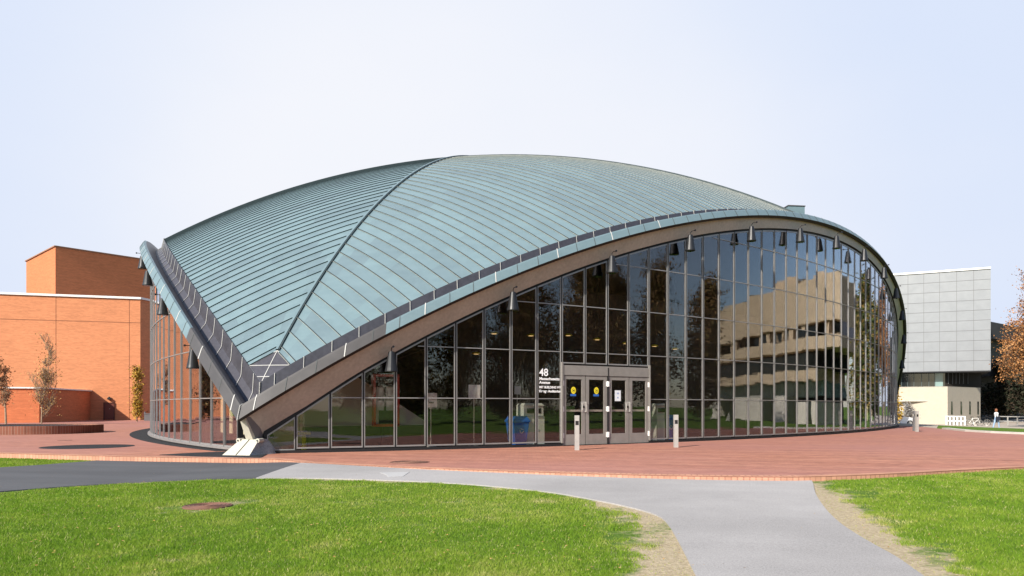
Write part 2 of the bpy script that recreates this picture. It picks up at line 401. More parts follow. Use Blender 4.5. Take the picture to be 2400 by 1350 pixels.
# plaza front edge, traced on the ground
edge_px=[(-60,1060,0),(0,1062,0),(140,1066,0),(280,1069.5,0),(460,1072.5,0),(640,1076,0),(720,1084,0),(800,1088,0),(1000,1097,0),(1200,1104,0),(1400,1110.5,0),(1600,1115,0),(1750,1117,0),(1900,1117,0),(2100,1110,0),(2250,1102,0),(2400,1095,0)]
edge=[gnd(a,b,0) for a,b,_ in edge_px]
edge=[edge[0]+(edge[0]-edge[1])*12]+edge+[edge[-1]+(edge[-1]-edge[-2])*1.2]
edge=smooth_line(edge[1:-1],5)
first=tuple(np.array(edge[0])+np.array([-26,4.])); last=tuple(np.array(edge[-1])+np.array([9,5.]))
edge_full=[first]+edge+[last]
far_r=[tuple(gnd(2560,1024,0)),tuple(gnd(2400,1018,0)),tuple(gnd(2330,1015,0)),tuple(gnd(2270,1011.5,0)),tuple(gnd(2215,1006,0)),tuple(gnd(2170,1001,0)),(21,12),(15,28),(0,40)]
plaza_poly=edge_full+far_r+[(-30,44),(-70,44),(-75,-10)]
sheet('plaza',plaza_poly,0,M['pavers'],3.0,flat=0.0)
# soldier course kerb along the plaza edge
mb=MB(); uvq=[]; acc=0
def nrm2(a,b):
    d=np.array(b)-np.array(a); d/=np.linalg.norm(d); return np.array([-d[1],d[0]])
for a,b in zip(edge_full[:-1],edge_full[1:]):
    a=np.array(a);b=np.array(b); n=nrm2(a,b); l=np.linalg.norm(b-a)
    if l<1e-6: continue
    ai,bi=a+n*.20,b+n*.20; z0=-.30
    A0=(*a,z0);B0=(*b,z0);A1=(*a,.006);B1=(*b,.006);A2=(*ai,.006);B2=(*bi,.006)
    mb.add([A0,B0,B1,A1],[(0,1,2,3)]); uvq+=[(acc,-.30),(acc+l,-.30),(acc+l,0),(acc,0)]
    mb.add([A1,B1,B2,A2],[(0,1,2,3)]); uvq+=[(acc,.0),(acc+l,.0),(acc+l,.2),(acc,.2)]
    acc+=l
o=mb.build('kerb',M['soldier'],kind='structure')
uvl=o.data.uv_layers.new(name='UVMap'); uvl.data.foreach_set('uv',[c for q in uvq for c in q])
# paths
lawn1_px=[(-60,1160),(0,1154),(100,1146),(200,1139),(300,1133),(400,1128),(500,1124),(600,1122),(700,1122),(800,1124),(900,1127),(1000,1131),(1100,1137),(1200,1146),(1300,1157),(1400,1175),(1480,1192),(1540,1210),(1565,1230),(1585,1262),(1605,1300),(1630,1350),(1672,1430)]
lawn1=smooth_line([gpx(*p) for p in lawn1_px],3)
rightedge_px=[(1895,1117),(1905,1133),(1912,1160),(1935,1195),(1965,1225),(2000,1250),(2050,1280),(2100,1308),(2160,1350),(2300,1450)]
rightedge=smooth_line([gpx(*p) for p in rightedge_px],3)
k=min(range(len(lawn1)),key=lambda i:np.linalg.norm(np.array(lawn1[i])-gpx(607,1122)))
ke=min(range(len(edge_full)),key=lambda i:np.linalg.norm(np.array(edge_full[i])-gnd(700,1082,0)))
kr=min(range(len(edge_full)),key=lambda i:np.linalg.norm(np.array(edge_full[i])-gnd(1900,1117,0)))
back_a=(lawn1[-1][0]+2.2,lawn1[-1][1]-9); back_b=(rightedge[-1][0]+6,rightedge[-1][1]-6)
path_poly=[edge_full[i] for i in range(ke,kr+1)]+rightedge[1:]+[back_b,back_a]+lawn1[k:][::-1]
sheet('path',path_poly,.017,M['path'],.8)
gl=[gpx(-60,1100),gpx(0,1097),gpx(80,1092),gpx(160,1086),(gpx(230,1080.5)),(gpx(275,1079.5))]
k2=min(range(len(edge_full)),key=lambda i:np.linalg.norm(np.array(edge_full[i])-gnd(278,1069.5,0)))
asph=[tuple(p) for p in gl]+[edge_full[i] for i in range(k2,ke+1)]+lawn1[:k+1][::-1]
asph=[(asph[0][0]-14,asph[0][1]-2)]+asph+[(lawn1[0][0]-13,lawn1[0][1]-4)]
sheet('road',asph,.016,M['asphalt'],.8)
pp=[gpx(890,1110),gpx(960,1108.5),gpx(945,1119),gpx(910,1121),gpx(905,1115)]
sheet('path_patch',pp,.022,M['patch'],.8)
# beds of black gravel along the glass
# ------------------------------------------------------------------ auditorium geometry
RS=34.16; ZC=19.952
TA=RAD(-90); TBa=RAD(30); TC=RAD(150)
CD,SD=math.sqrt(1/3),math.sqrt(2/3); DEL=math.acos(CD)
class Edge:                                # one of the three sides; a,b azimuths of its two feet
    def __init__(s,a,b):
        va=np.array([math.cos(a),math.sin(a)]); vb=np.array([math.cos(b),math.sin(b)])
        m=va+vb; s.m=m/np.linalg.norm(m); t=vb-va; s.t=t/np.linalg.norm(t)
    def hz(s,h,t,z): p=s.m*h+s.t*t; return (p[0],p[1],z)
    def prof(s,r,d,t):                     # point of the swept profile (radius r, out-of-plane d) at chord position t
        q=math.sqrt(max(r*r-t*t,0)); return s.hz(q*CD+d*SD,t,q*SD-d*CD-ZC)
    def tmax(s,r,d): return r*math.sin(RAD(45)+math.asin(d/r))
    def shell(s,t,al,R=RS):                # shell point at chord position t and angle al from the arch plane
        q=math.sqrt(R*R-t*t); h=q*math.cos(al-DEL); return s.hz(h,t,q*(SD*math.cos(al)-CD*math.sin(al))-ZC)
    def wall(s,u):
        v=18.896-(50.647-math.sqrt(50.647**2-u*u)); return s.m*v+s.t*u
    def wn(s,u):
        th=math.asin(u/50.647); return s.m*math.cos(th)+s.t*math.sin(th)
    def head(s,u): return .87*math.sqrt(34.34**2-u*u)-21.706
ER=Edge(TA,TBa); EL=Edge(TA,TC); EB=Edge(TBa,TC)     # right, left (t runs from near foot to far), back
DE=-1.75
def al_edge(t,R=RS,d=DE): return math.asin(d/math.sqrt(R*R-t*t))
def al_ridge(t,R=RS): return DEL-math.acos(min(1,abs(t)/(math.sqrt(3)*math.sqrt(R*R-t*t))))
hall=thing('auditorium','low domed auditorium with a pale green copper roof, three corner feet and curved glass walls','auditorium',(0,0,0))
TL=ER.tmax(RS,DE)-.02
TLEAD=min(np.linspace(19,23,400),key=lambda t:abs(HOR-FPX*(ER.shell(-t,al_ridge(t))[2]-CAM[2])/((np.array(ER.shell(-t,al_ridge(t))[:2])-CAM[:2])@FW)-822))
SP=.335
def seamrib(mb,pts,nrms,side,wd,ht,m,m2=None,dn=.02):
    # raised rib along pts: quad strip box
    P=[]
    for p,n,s_ in zip(pts,nrms,side):
        p=np.array(p); P.append([p-s_*wd/2-n*dn,p-s_*wd/2+n*ht,p+s_*wd/2+n*ht,p+s_*wd/2-n*dn])
    for i in range(len(P)-1):
        a,b=P[i],P[i+1]
        mb.add([*a,*b],[(0,4,5,1)],m if m2 is None else m2); mb.add([*a,*b],[(1,5,6,2)],m); mb.add([*a,*b],[(2,6,7,3)],m if m2 is None else m2)
C0=np.array([0,0,-ZC])
def build_roof(E,name,label,dense):
    mb=MB(); K=26 if dense else 14
    ts=[0.0]; 
    while ts[-1]+SP<TLEAD: ts.append(ts[-1]+SP)
    ts.append(TLEAD)
    n_extra=6
    ts+= [TLEAD+(TL-TLEAD)*(i+1)/n_extra for i in range(n_extra)]
    ts=sorted(set([-x for x in ts]+ts))
    r=random.Random(3)
    for a,b in zip(ts[:-1],ts[1:]):
        lead=max(abs(a),abs(b))>TLEAD+1e-6
        P=[]
        for t in (a,b):
            e,g=al_edge(t),min(al_ridge(t),al_edge(t)-1e-4); P.append([E.shell(t,e+(g-e)*i/K) for i in range(K+1)])
        # each pan is made of several sheets with slightly different patina
        if lead: mb.grid(P,3)
        else:
            i=0
            while i<K:
                j=min(K,i+r.randint(4,9)); mb.grid([P[0][i:j+1],P[1][i:j+1]],r.choice((0,1,1,2))); i=j
    for t in ts:
        if abs(t)>TLEAD+1e-6: continue
        e,g=al_edge(t)+.0006,al_ridge(t)+.004
        if g>e-.004: continue
        pts=[E.shell(t,e+(g-e)*i/K) for i in range(K+1)]; nr=[(np.array(p)-C0)/RS for p in pts]
        sd=[np.array([*E.t,0])]*len(pts)
        seamrib(mb,pts,nr,sd,.024,.024,4)
        # pale bedding line along the low side of each seam
        off=np.array([*E.t,0])*(.034 if E is ER else -.034)*(1 if t<0 else -1)*(-1)
        if E is ER and t<-1.5: seamrib(mb,[np.array(p)+off for p in pts],nr,sd,.014,.004,5,dn=.004)
    o=mb.build(name,M['teal']+[M['lead'],M['seam'],M['seamlight']],hall,smooth=False)
    o['label']=label; fixn(o); return o
build_roof(ER,'roof_panel','right hand third of the copper roof',True)
build_roof(EL,'roof_panel','left hand third of the copper roof',True)
build_roof(EB,'roof_panel','rear third of the copper roof',False)
# ridge battens
for az,lab in((TA,'near ridge cap'),(TC,'far left ridge cap'),(TBa,'far right ridge cap')):
    mb=MB(); d=np.array([math.cos(az),math.sin(az),0]); s_=np.array([-d[1],d[0],0]); top=(.16 if az==TA else .30)
    rmax=2*ER.shell(TL,al_edge(TL))[0] if False else None
    th0,th1=0.0,math.asin(.757*1.0)
    pts=[];nr=[]
    for i in range(61):
        th=(math.asin(TLEAD/math.cos(RAD(30))/RS) if az==TA else math.asin(26.4/RS))*i/60
        n=d*math.sin(th)+np.array([0,0,math.cos(th)]); pts.append(C0+n*RS); nr.append(n)
    if az==TA:
        seamrib(mb,pts,nr,[s_]*61,.07,.06,0)
        seamrib(mb,[p+s_*.052 for p in pts],nr,[s_]*61,.030,.045,1)  # dark strip painted in place of the cap's shadow on its right side
    else: seamrib(mb,pts,nr,[s_]*61,.17,top*.75,0)
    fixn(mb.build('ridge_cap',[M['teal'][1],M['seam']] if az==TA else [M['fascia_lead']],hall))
# white joints in the lead at the near foot
mb=MB()
def onridge(rho): th=math.asin(rho/RS); return C0+RS*np.array([0,-math.sin(th),math.cos(th)])
def line3(a,b,wd=.02,ht=.012):
    a=np.array(a);b=np.array(b); n=8; pts=[]; nr=[]; sd=[]
    for i in range(n+1):
        p=a+(b-a)*i/n; q=(p-C0)/np.linalg.norm(p-C0); pts.append(C0+q*RS); nr.append(q); s_=np.cross((b-a)/np.linalg.norm(b-a),q); sd.append(s_)
    seamrib(mb,pts,nr,sd,wd,ht,0)
for E in (ER,EL):
    sg=-1
    tops=E.shell(sg*TLEAD,al_ridge(TLEAD)); ed=E.shell(sg*TLEAD,al_edge(TLEAD)); line3(tops,ed)
    line3(E.shell(sg*TLEAD,al_edge(TLEAD)),E.shell(sg*(TL-.02),al_edge(TL-.02)))
rid_top=ER.shell(-TLEAD,al_ridge(TLEAD)); rid_bot=ER.shell(-(TL-.02),al_edge(TL-.02))
line3(rid_top,rid_bot)
eR=ER.shell(-TLEAD,al_edge(TLEAD)); eL=EL.shell(-TLEAD,al_edge(TLEAD)); line3(eR,eL)
tm=(TLEAD*.35+TL*.65); line3(ER.shell(-tm,al_edge(tm)),EL.shell(-tm,al_edge(tm)))
mb.build('lead_joint',M['sealant'],hall)
# edge profile: gutter, lip, fascia, soffit strip
PROF_G=[(34.16,-1.75),(33.94,-1.50),(33.90,-1.44),(33.90,-1.19),(34.38,-1.14)]      # gutter lining
PROF_L=[(34.38,-1.14),(34.44,-1.09)]                                   # lip top
PROF_F=[(34.44,-1.09),(34.43,-1.04),(34.34,-.831)]                      # fascia
PROF_S=[(34.34,-.831),(34.24,-.845),(34.19,-.94)]                       # dark underside
def sweep(mb,E,prof,m,n=120,t0=None,t1=None,f=None):
    P=[]
    for r,d in prof:
        tm=E.tmax(r,d); a=-1 if t0 is None else t0; b=1 if t1 is None else t1
        P.append([E.prof(r,d,tm*(a+(b-a)*i/n)) for i in range(n+1)])
    mb.grid(P,m)
for E,lab in((ER,'right'),(EL,'left'),(EB,'rear')):
    mj=mb=MB(); sweep(mb,E,PROF_G,0)
    # joints across the gutter
    tm=E.tmax(34.16,-1.75)
    npan=int(2*tm/.62)
    for i in range(npan+1):
        f=-1+2*(i+.5)/(npan+1)
        pr=[(34.16,-1.75),(33.94,-1.50),(33.90,-1.44),(33.90,-1.21)]
        pts=[]; 
        for (r,d),(r2,d2) in zip(pr[:-1],pr[1:]):
            for k in range(4): pts.append((r+(r2-r)*k/4,d+(d2-d)*k/4))
        pts.append(pr[-1]); pts=[(r+.012,d+.008) for r,d in pts]
        P3=[E.prof(r,d,f*E.tmax(r,d)) for r,d in pts]
        for a,b in zip(P3[:-1],P3[1:]): mj.bar(a,b,.013,.012,up=np.array(a)-C0,m=1)
    g=mb.build('gutter',[M['lead'],M['sealant']],hall,smooth=False); g['label']='grey sheet gutter along the %s roof edge'%lab
    mb=MB(); 
    LEADF=1-3.15/24
    for (a,b,m) in((-1,-LEADF,1),(-LEADF,LEADF,0),(LEADF,1,1)):
        sweep(mb,E,PROF_L,m,60 if m==0 else 10,a,b); sweep(mb,E,PROF_F,m,100 if m==0 else 10,a,b)
    mj=mb; nf=76
    for i in range(nf):
        f=-1+2*(i+.5)/nf
        if abs(f)>.99: continue
        pr=[(34.443,-1.11),(34.433,-1.035),(34.345,-.828)]
        P3=[E.prof(r,d,f*E.tmax(r,d)) for r,d in pr]
        for a,b in zip(P3[:-1],P3[1:]): mj.bar(a,b,.014 if i%3 else .024,.006,up=np.array(a)-C0,m=(3 if i%3==0 and abs(f)>.45 else 2))
    for f in(-1,1):
        P3=[E.prof(r,d,f*E.tmax(r,d)) for r,d in ((34.17,-1.74),(33.95,-1.50),(33.91,-1.44),(33.91,-1.20),(34.39,-1.15),(34.45,-1.09),(34.44,-1.035),(34.345,-.828))]
        for a,b in zip(P3[:-1],P3[1:]): mj.bar(a,b,.03,.014,up=np.array(a)-C0,m=3)
    fa=mb.build('fascia',[M['teal'][1],M['fascia_lead'],M['joint'],M['sealant']],hall); fa['label']='pale green fascia band along the %s roof edge'%lab
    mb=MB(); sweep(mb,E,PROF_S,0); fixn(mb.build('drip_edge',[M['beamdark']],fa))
    # arch beam of brown concrete, from the fascia down to the head of the glass, running into the foot
    n=120; U0=21.0; U1=23.05
    def pin(sg):
        az={('right',-1):TA,('right',1):TBa,('left',-1):TA,('left',1):TC,('rear',-1):TBa,('rear',1):TC}[(lab,sg)]
        return np.array([26.6*math.cos(az),26.6*math.sin(az),.36])
    def low(u,inset=0.,dz=0.):
        sg=-1 if u<0 else 1; a=abs(u)
        if a<=U0: p=np.array([*(E.wall(u)+E.wn(u)*(.07-inset)),E.head(u)+dz]); return p
        b=np.array([*(E.wall(sg*U0)+E.wn(sg*U0)*(.07-inset)),E.head(sg*U0)+dz]); c=pin(sg)+np.array([*(E.m*(-inset)),dz])
        f=(a-U0)/(U1-U0); return b+(c-b)*f
    rows=[[],[],[],[]]
    for i in range(n+1):
        f=-1+2*i/n
        rows[0].append(E.prof(34.19,-.94,f*E.tmax(34.19,-.94)))
        rows[1].append(low(f*U1)); rows[2].append(low(f*U1,.42,.02)); rows[3].append(E.prof(33.8,-1.55,f*E.tmax(33.8,-1.55)))
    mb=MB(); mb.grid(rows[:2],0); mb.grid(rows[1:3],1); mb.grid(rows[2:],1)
    b_=fixn(mb.build('arch_beam',[M['beam'],M['beamdark']],hall)); b_['label']='brown concrete arch beam of the %s side'%lab
    # ceiling under the shell
    mb=MB(); K=16; ts=np.linspace(-22.6,22.6,40); P=[]
    for t in ts:
        e,g_=math.asin(-1.6/math.sqrt(33.7**2-t*t)),al_ridge(t,33.7); g_=min(g_,e-1e-3); P.append([E.shell(t,e+(g_-e)*i/K,33.7) for i in range(K+1)])
    mb.grid(P,0); mb.build('ceiling',M['plaster'],hall,smooth=True)
# near foot and the other two
for az in (TA,TBa,TC):
    d=np.array([math.cos(az),math.sin(az)]); s_=np.array([-d[1],d[0]])
    def q(r,s,z): p=d*r+s_*s; return (p[0],p[1],z)
    mb=MB()
    # steel pier: tapering web between the mitred tip and the pin
    mb.hexa([q(26.72,-.10,.36),q(26.72,.10,.36),q(26.40,.12,.36),q(26.40,-.12,.36),q(27.15,-.09,.93),q(27.15,.09,.93),q(26.6,.2,.82),q(26.6,-.2,.82)],0)
    mb.hexa([q(26.87,-.09,.36),q(26.87,.09,.36),q(26.73,.09,.36),q(26.73,-.09,.36),q(27.20,-.075,.95),q(27.20,.075,.95),q(27.155,.075,.95),q(27.155,-.075,.95)],1)
    p_=fixn(mb.build('pier',[M['grey'],M['cream']],hall))
    mb=MB()
    # concrete abutment: wedge with a long smooth front ramp, rough sides and a ledge on top
    fx,fw2=27.42,.36
    mb.add([q(fx,-fw2,.0),q(fx,fw2,.0),q(26.86,.25,.36),q(26.86,-.25,.36)],[(0,1,2,3)],0)
    mb.add([q(26.86,-.25,.36),q(26.86,.25,.36),q(26.35,.25,.36),q(26.35,-.25,.36)],[(0,1,2,3)],0)
    for sg in(-1,1):
        mb.add([q(fx,sg*fw2,0),q(26.86,sg*.25,.36),q(26.35,sg*.25,.36),q(25.95,sg*.42,0.0),q(26.6,sg*.46,0.)],[(0,1,2,4),(2,3,4)],1)
    mb.add([q(26.35,-.25,.36),q(26.35,.25,.36),q(25.95,.42,0),q(25.95,-.42,0)],[(0,1,2,3)],1)
    ab=fixn(mb.build('abutment',[M['cream'],M['dirtyconc']],hall))
    mb=MB()
    mb.bar(q(27.40,0,.018),q(26.88,0,.354),.016,.012,m=1)
    for sg in(-1,1):
        mb.tube(q(26.94,sg*.26,.335),q(26.74,sg*.26,.335),.055,.055,10); mb.tube(q(26.96,sg*.26,.335),q(26.94,sg*.26,.335),.022,.022,8,1)
    mb.build('bearing',[M['cream'],M['joint']],ab)

# ------------------------------------------------------------------ glazing
TRANS=[1.38,2.76,4.14,5.52,6.90]
UR=[50.647*math.sin((-23.02+.827*i)/50.647) for i in range(53)]
ULf=[-22.2,-21.35,-20.46,-19.53,-18.61,-17.62,-16.73,-15.85,-14.9,-14.0]
while ULf[-1]<6: ULf.append(ULf[-1]+.92)
DOOR=range(9,13)                  # bays of the right wall that hold the four door leaves
def P3(p,z,n=None,o=0.): return (p[0]+(n[0]*o if n is not None else 0),p[1]+(n[1]*o if n is not None else 0),z)
def head_eff(E,u):
    if abs(u)<=21: return E.head(u)
    hb=E.head(21.0); return hb+(.36-hb)*(abs(u)-21)/(23.05-21)
def bay(E,ua,ub,zb=.10,door=False,first=False):
    a=E.wall(ua); b=E.wall(ub); d=(b-a); w_=np.linalg.norm(d); d/=w_; n=np.array([d[1],-d[0]]) if np.dot([d[1],-d[0]],E.m)>0 else np.array([-d[1],d[0]])
    ha,hb=head_eff(E,ua)-.07,head_eff(E,ub)-.07
    if max(ha,hb)<zb+.15: return None
    ha=max(ha,zb+.02); hb=max(hb,zb+.02)
    mb=MB(); g=.021; fw_=(.020 if ua<-9 else .011); dp=.07
    def pt(s,z,o=0.): return (a[0]+d[0]*s+n[0]*o,a[1]+d[1]*s+n[1]*o,z)
    hz=lambda s: ha+(hb-ha)*s/w_
    def slab(s0,s1,z0a,z0b,z1a,z1b,o0,o1,m):
        mb.hexa([pt(s0,z0a,o1),pt(s1,z0b,o1),pt(s1,z0b,o0),pt(s0,z0a,o0),pt(s0,z1a,o1),pt(s1,z1b,o1),pt(s1,z1b,o0),pt(s0,z1a,o0)],m)
    # two pale stiles with the dark mullion between bays
    slab(g,g+fw_,zb,zb,hz(g),hz(g+fw_),-.03,.018,0); slab(w_-g-fw_,w_-g,zb,zb,hz(w_-g-fw_),hz(w_-g),-.03,.018,0)
    slab(-g+.001,g-.001,zb-.06,zb-.06,ha+.03,ha+.03,-.12,.012,1)
    x0,x1=g+fw_+.001,w_-g-fw_-.001
    slab(x0,x1,zb,zb,zb+.04,zb+.04,-.03,.016,0)
    slab(x0,x1,hz(x0)-.045,hz(x1)-.045,hz(x0),hz(x1),-.03,.016,0)
    for tz in TRANS:
        if tz<zb+.3: continue
        sa,sb=x0,x1
        if hz(x0)-.12<tz and hz(x1)-.12<tz: continue
        if hz(x0)-.1<tz:  sa=x0+(x1-x0)*(tz+.1-hz(x0))/(hz(x1)-hz(x0))
        if hz(x1)-.1<tz:  sb=x0+(x1-x0)*(tz+.1-hz(x0))/(hz(x1)-hz(x0))
        if sb-sa<.1: continue
        slab(sa,sb,tz-.013,tz-.013,tz+.013,tz+.013,-.03,.014,0)
    fr=mb.build('window',[M['alu'],M['black']],hall)
    mb=MB(); cuts=[zb+.02]+[tz for tz in TRANS if zb+.3<=tz<min(hz(x0),hz(x1))-.12]
    rt_=random.Random(int(ua*1000)+(7 if E is ER else 0))
    for q0,q1 in zip(cuts,cuts[1:]+[None]):
        za0,za1=q0+.004,(hz(x0)-.02 if q1 is None else q1-.004); zb1=(hz(x1)-.02 if q1 is None else q1-.004)
        w4=[rt_.uniform(-.0026,.0026) for _ in range(4)]; e=.012
        c_=[(x0-e,za0,w4[0]),(x1+e,za0,w4[1]),(x1+e,zb1,w4[2]),(x0-e,za1,w4[3])]
        mb.hexa([pt(c_[0][0],c_[0][1],-.004+c_[0][2]),pt(c_[1][0],c_[1][1],-.004+c_[1][2]),pt(c_[1][0],c_[1][1],-.014+c_[1][2]),pt(c_[0][0],c_[0][1],-.014+c_[0][2]),pt(c_[3][0],c_[3][1],-.004+c_[3][2]),pt(c_[2][0],c_[2][1],-.004+c_[2][2]),pt(c_[2][0],c_[2][1],-.014+c_[2][2]),pt(c_[3][0],c_[3][1],-.014+c_[3][2])],0)
    mb.build('window_pane',M['glass'],fr)
    return fr
for i in range(len(UR)-1): bay(ER,UR[i],UR[i+1],zb=(2.42 if i in DOOR else .10))
bay(ER,-22.85,UR[0],zb=.06)
for i in range(len(ULf)-1): bay(EL,ULf[i],ULf[i+1])
# sill, plinth and head filler
for E,us,lab in((ER,UR,'right'),(EL,ULf,'left')):
    mb=MB(); us2=[-22.85]+list(us)
    for i,(ua,ub) in enumerate(zip(us2[:-1],us2[1:])):
        if E is ER and (i-1)==DOOR[0]: mb.build('sill',[M['alu'],M['black']],hall); mb=MB()
        if E is ER and (i-1) in DOOR: continue
        a=E.wall(ua);b=E.wall(ub);na=E.wn((ua+ub)/2)
        mb.bar((*(a+na*.02),.02),(*(b+na*.02),.02),.10,.10,m=1)
        if E is EL: mb.bar((*(a+na*.05),.075),(*(b+na*.05),.075),.11,.055,m=0)
    mb.build('sill',[M['alu'],M['black']],hall)
    mb=MB()
    us3=np.linspace(-22.9,20.0 if E is ER else 5.9,90)
    for ua,ub in zip(us3[:-1],us3[1:]):
        a=E.wall(ua);b=E.wall(ub); za,zb_=head_eff(E,ua),head_eff(E,ub)
        mb.hexa([(*a,za-.10),(*b,zb_-.10),(*(b-E.m*.1),zb_-.10),(*(a-E.m*.1),za-.10),(*a,za+.12),(*b,zb_+.12),(*(b-E.m*.1),zb_+.12),(*(a-E.m*.1),za+.12)],0)
    mb.build('head_strip',M['black'],hall)
# rear curtain wall and hidden ends in one sheet
mb=MB()
def wallsheet(E,us,off=0.):
    for ua,ub in zip(us[:-1],us[1:]):
        a=E.wall(ua);b=E.wall(ub); mb.add([(*a,0),(*b,0),(*b,max(.1,head_eff(E,ub))),(*a,max(.1,head_eff(E,ua)))],[(0,1,2,3)])
wallsheet(EB,np.linspace(-22,22,40)); wallsheet(EL,np.linspace(ULf[-1],22,16)); wallsheet(ER,np.linspace(UR[-1],22.4,4))
mb.build('rear_glazing',M['darkglass'],hall)
# doors
def rel(E,u,s,z,o): 
    p=E.wall(u)+E.t*0+E.wn(u)*o; return (p[0],p[1],z)
ud=[UR[9],UR[10],UR[11],UR[12],UR[13]]
pd=[ER.wall(u) for u in ud]
mb=MB()
A_,B_=pd[0],pd[4]; dd=(B_-A_)/np.linalg.norm(B_-A_); dn=np.array([dd[1],-dd[0]]); 
if dn@ER.m<0: dn=-dn
for i in range(4):
    a,b=pd[i],pd[i+1]; na=ER.wn((ud[i]+ud[i+1])/2)
    mb.hexa([(*(a-na*.08),2.08),(*(b-na*.08),2.08),(*(b+na*.05),2.08),(*(a+na*.05),2.08),(*(a-na*.08),2.37),(*(b-na*.08),2.37),(*(b+na*.05),2.37),(*(a+na*.05),2.37)],0)
for p,wd in((pd[0],.05),(pd[4],.05)):
    mb.box((p[0],p[1],1.27),(wd,.14,2.37),math.atan2(dd[1],dd[0]),0)
mb.box((pd[2][0],pd[2][1],1.17),(.03,.12,2.32),math.atan2(dd[1],dd[0]),1)
mb.build('door_frame',[M['alu_brown'],M['black']],hall)
def doorleaf(i):
    a,b=pd[i],pd[i+1]; d=b-a; w_=np.linalg.norm(d); d/=w_; n=ER.wn((ud[i]+ud[i+1])/2); ang=math.atan2(d[1],d[0])
    def pt(s,z,o): q=a+d*s+n*o; return (q[0],q[1],z)
    hl=(i%2==0)                             # hinge on the left for leaves 0 and 2
    def slab(mb,s0,s1,z0,z1,o0,o1,m=0):
        mb.hexa([pt(s0,z0,o1),pt(s1,z0,o1),pt(s1,z0,o0),pt(s0,z0,o0),pt(s0,z1,o1),pt(s1,z1,o1),pt(s1,z1,o0),pt(s0,z1,o0)],m)
    mb=MB(); x0,x1=.03,w_-.012 if hl else w_-.03
    if not hl: x0=.012
    st=.115
    slab(mb,x0,x0+st,.02,2.07,-.02,.03); slab(mb,x1-st,x1,.02,2.07,-.02,.03)
    slab(mb,x0+st,x1-st,1.96,2.07,-.02,.028); slab(mb,x0+st,x1-st,.02,.33,-.02,.028)
    D=mb.build('door',[M['alu_brown']],hall)
    mb=MB(); slab(mb,x0+st-.01,x1-st+.01,.32,1.97,-.002,.008); mb.build('door_pane',M['glass'],D)
    mb=MB(); slab(mb,x0+st,x1-st,1.00,1.06,-.075,-.045); mb.build('push_bar',M['white'],D)
    hx=x0+.015 if hl else x1-.015
    for z in(.30,1.08,1.84):
        mb=MB(); p=pt(hx-.03 if hl else hx+.03,z,.045); mb.tube((p[0],p[1],z-.08),(p[0],p[1],z+.08),.022,.022,8); q_=pt(hx,z,.034); mb.box((q_[0],q_[1],z),(.05,.012,.15),ang); mb.build('hinge',M['white'],D)
    if i%2==0:
        mb=MB(); hx2=x1-.06
        slab(mb,hx2-.09,hx2+.09,.98,1.30,.031,.040)
        p0,p1=pt(hx2+.06,1.0,.09),pt(hx2+.06,1.28,.09)
        mb.tube(p0,p1,.014,.014,8); mb.tube(p0,pt(hx2+.06,1.0,.035),.014,.014,8); mb.tube(p1,pt(hx2+.06,1.28,.035),.014,.014,8)
        p0,p1=pt(hx2-.06,1.04,.07),pt(hx2-.06,1.24,.07); mb.tube(p0,p1,.012,.012,8); mb.tube(p0,pt(hx2-.06,1.04,.035),.012,.012,8); mb.tube(p1,pt(hx2-.06,1.24,.035),.012,.012,8)
        slab(mb,hx2-.04,hx2+.02,1.11,1.17,.041,.06,1)
        mb.build('door_handle',[M['steel'],M['black']],D)
    if i in (0,1):
        mb=MB(); c=pt(w_*.5-.03,1.76,.011); r=.105
        def disc(cx,cz,rx,rz,o,m,n=20):
            vs=[pt(cx+rx*math.cos(2*math.pi*k/n),cz+rz*math.sin(2*math.pi*k/n),o) for k in range(n)]
            vs2=[pt(cx+rx*math.cos(2*math.pi*k/n),cz+rz*math.sin(2*math.pi*k/n),o+.003) for k in range(n)]
            mb.add(vs+vs2,[tuple(range(n,2*n))]+[(k,(k+1)%n,n+(k+1)%n,n+k) for k in range(n)],m)
        disc(w_*.5,1.63,.085,.105,.009,0); disc(w_*.5,1.63,.05,.055,.0125,2); disc(w_*.5,1.63,.042,.046,.016,0)
        slab(mb,w_*.5-.02,w_*.5+.02,1.615,1.645,.0195,.022,2)
        slab(mb,w_*.5-.11,w_*.5+.09,1.46,1.525,.009,.012,1)
        mb.build('notice_sticker',[M['yellow'],M['signblue'],M['black']],D)
    if i==2:
        mb=MB(); slab(mb,w_*.5-.13,w_*.5+.10,1.32,1.65,.009,.012)
        slab(mb,w_*.5-.05,w_*.5-.03,1.53,1.58,.0125,.0135,1); slab(mb,w_*.5+.0,w_*.5+.02,1.53,1.58,.0125,.0135,1); slab(mb,w_*.5-.03,w_*.5+.0,1.40,1.45,.0125,.0135,1)
        mb.build('paper_notice',[M['paper'],M['signblue']],D)
for i in range(4): doorleaf(i)
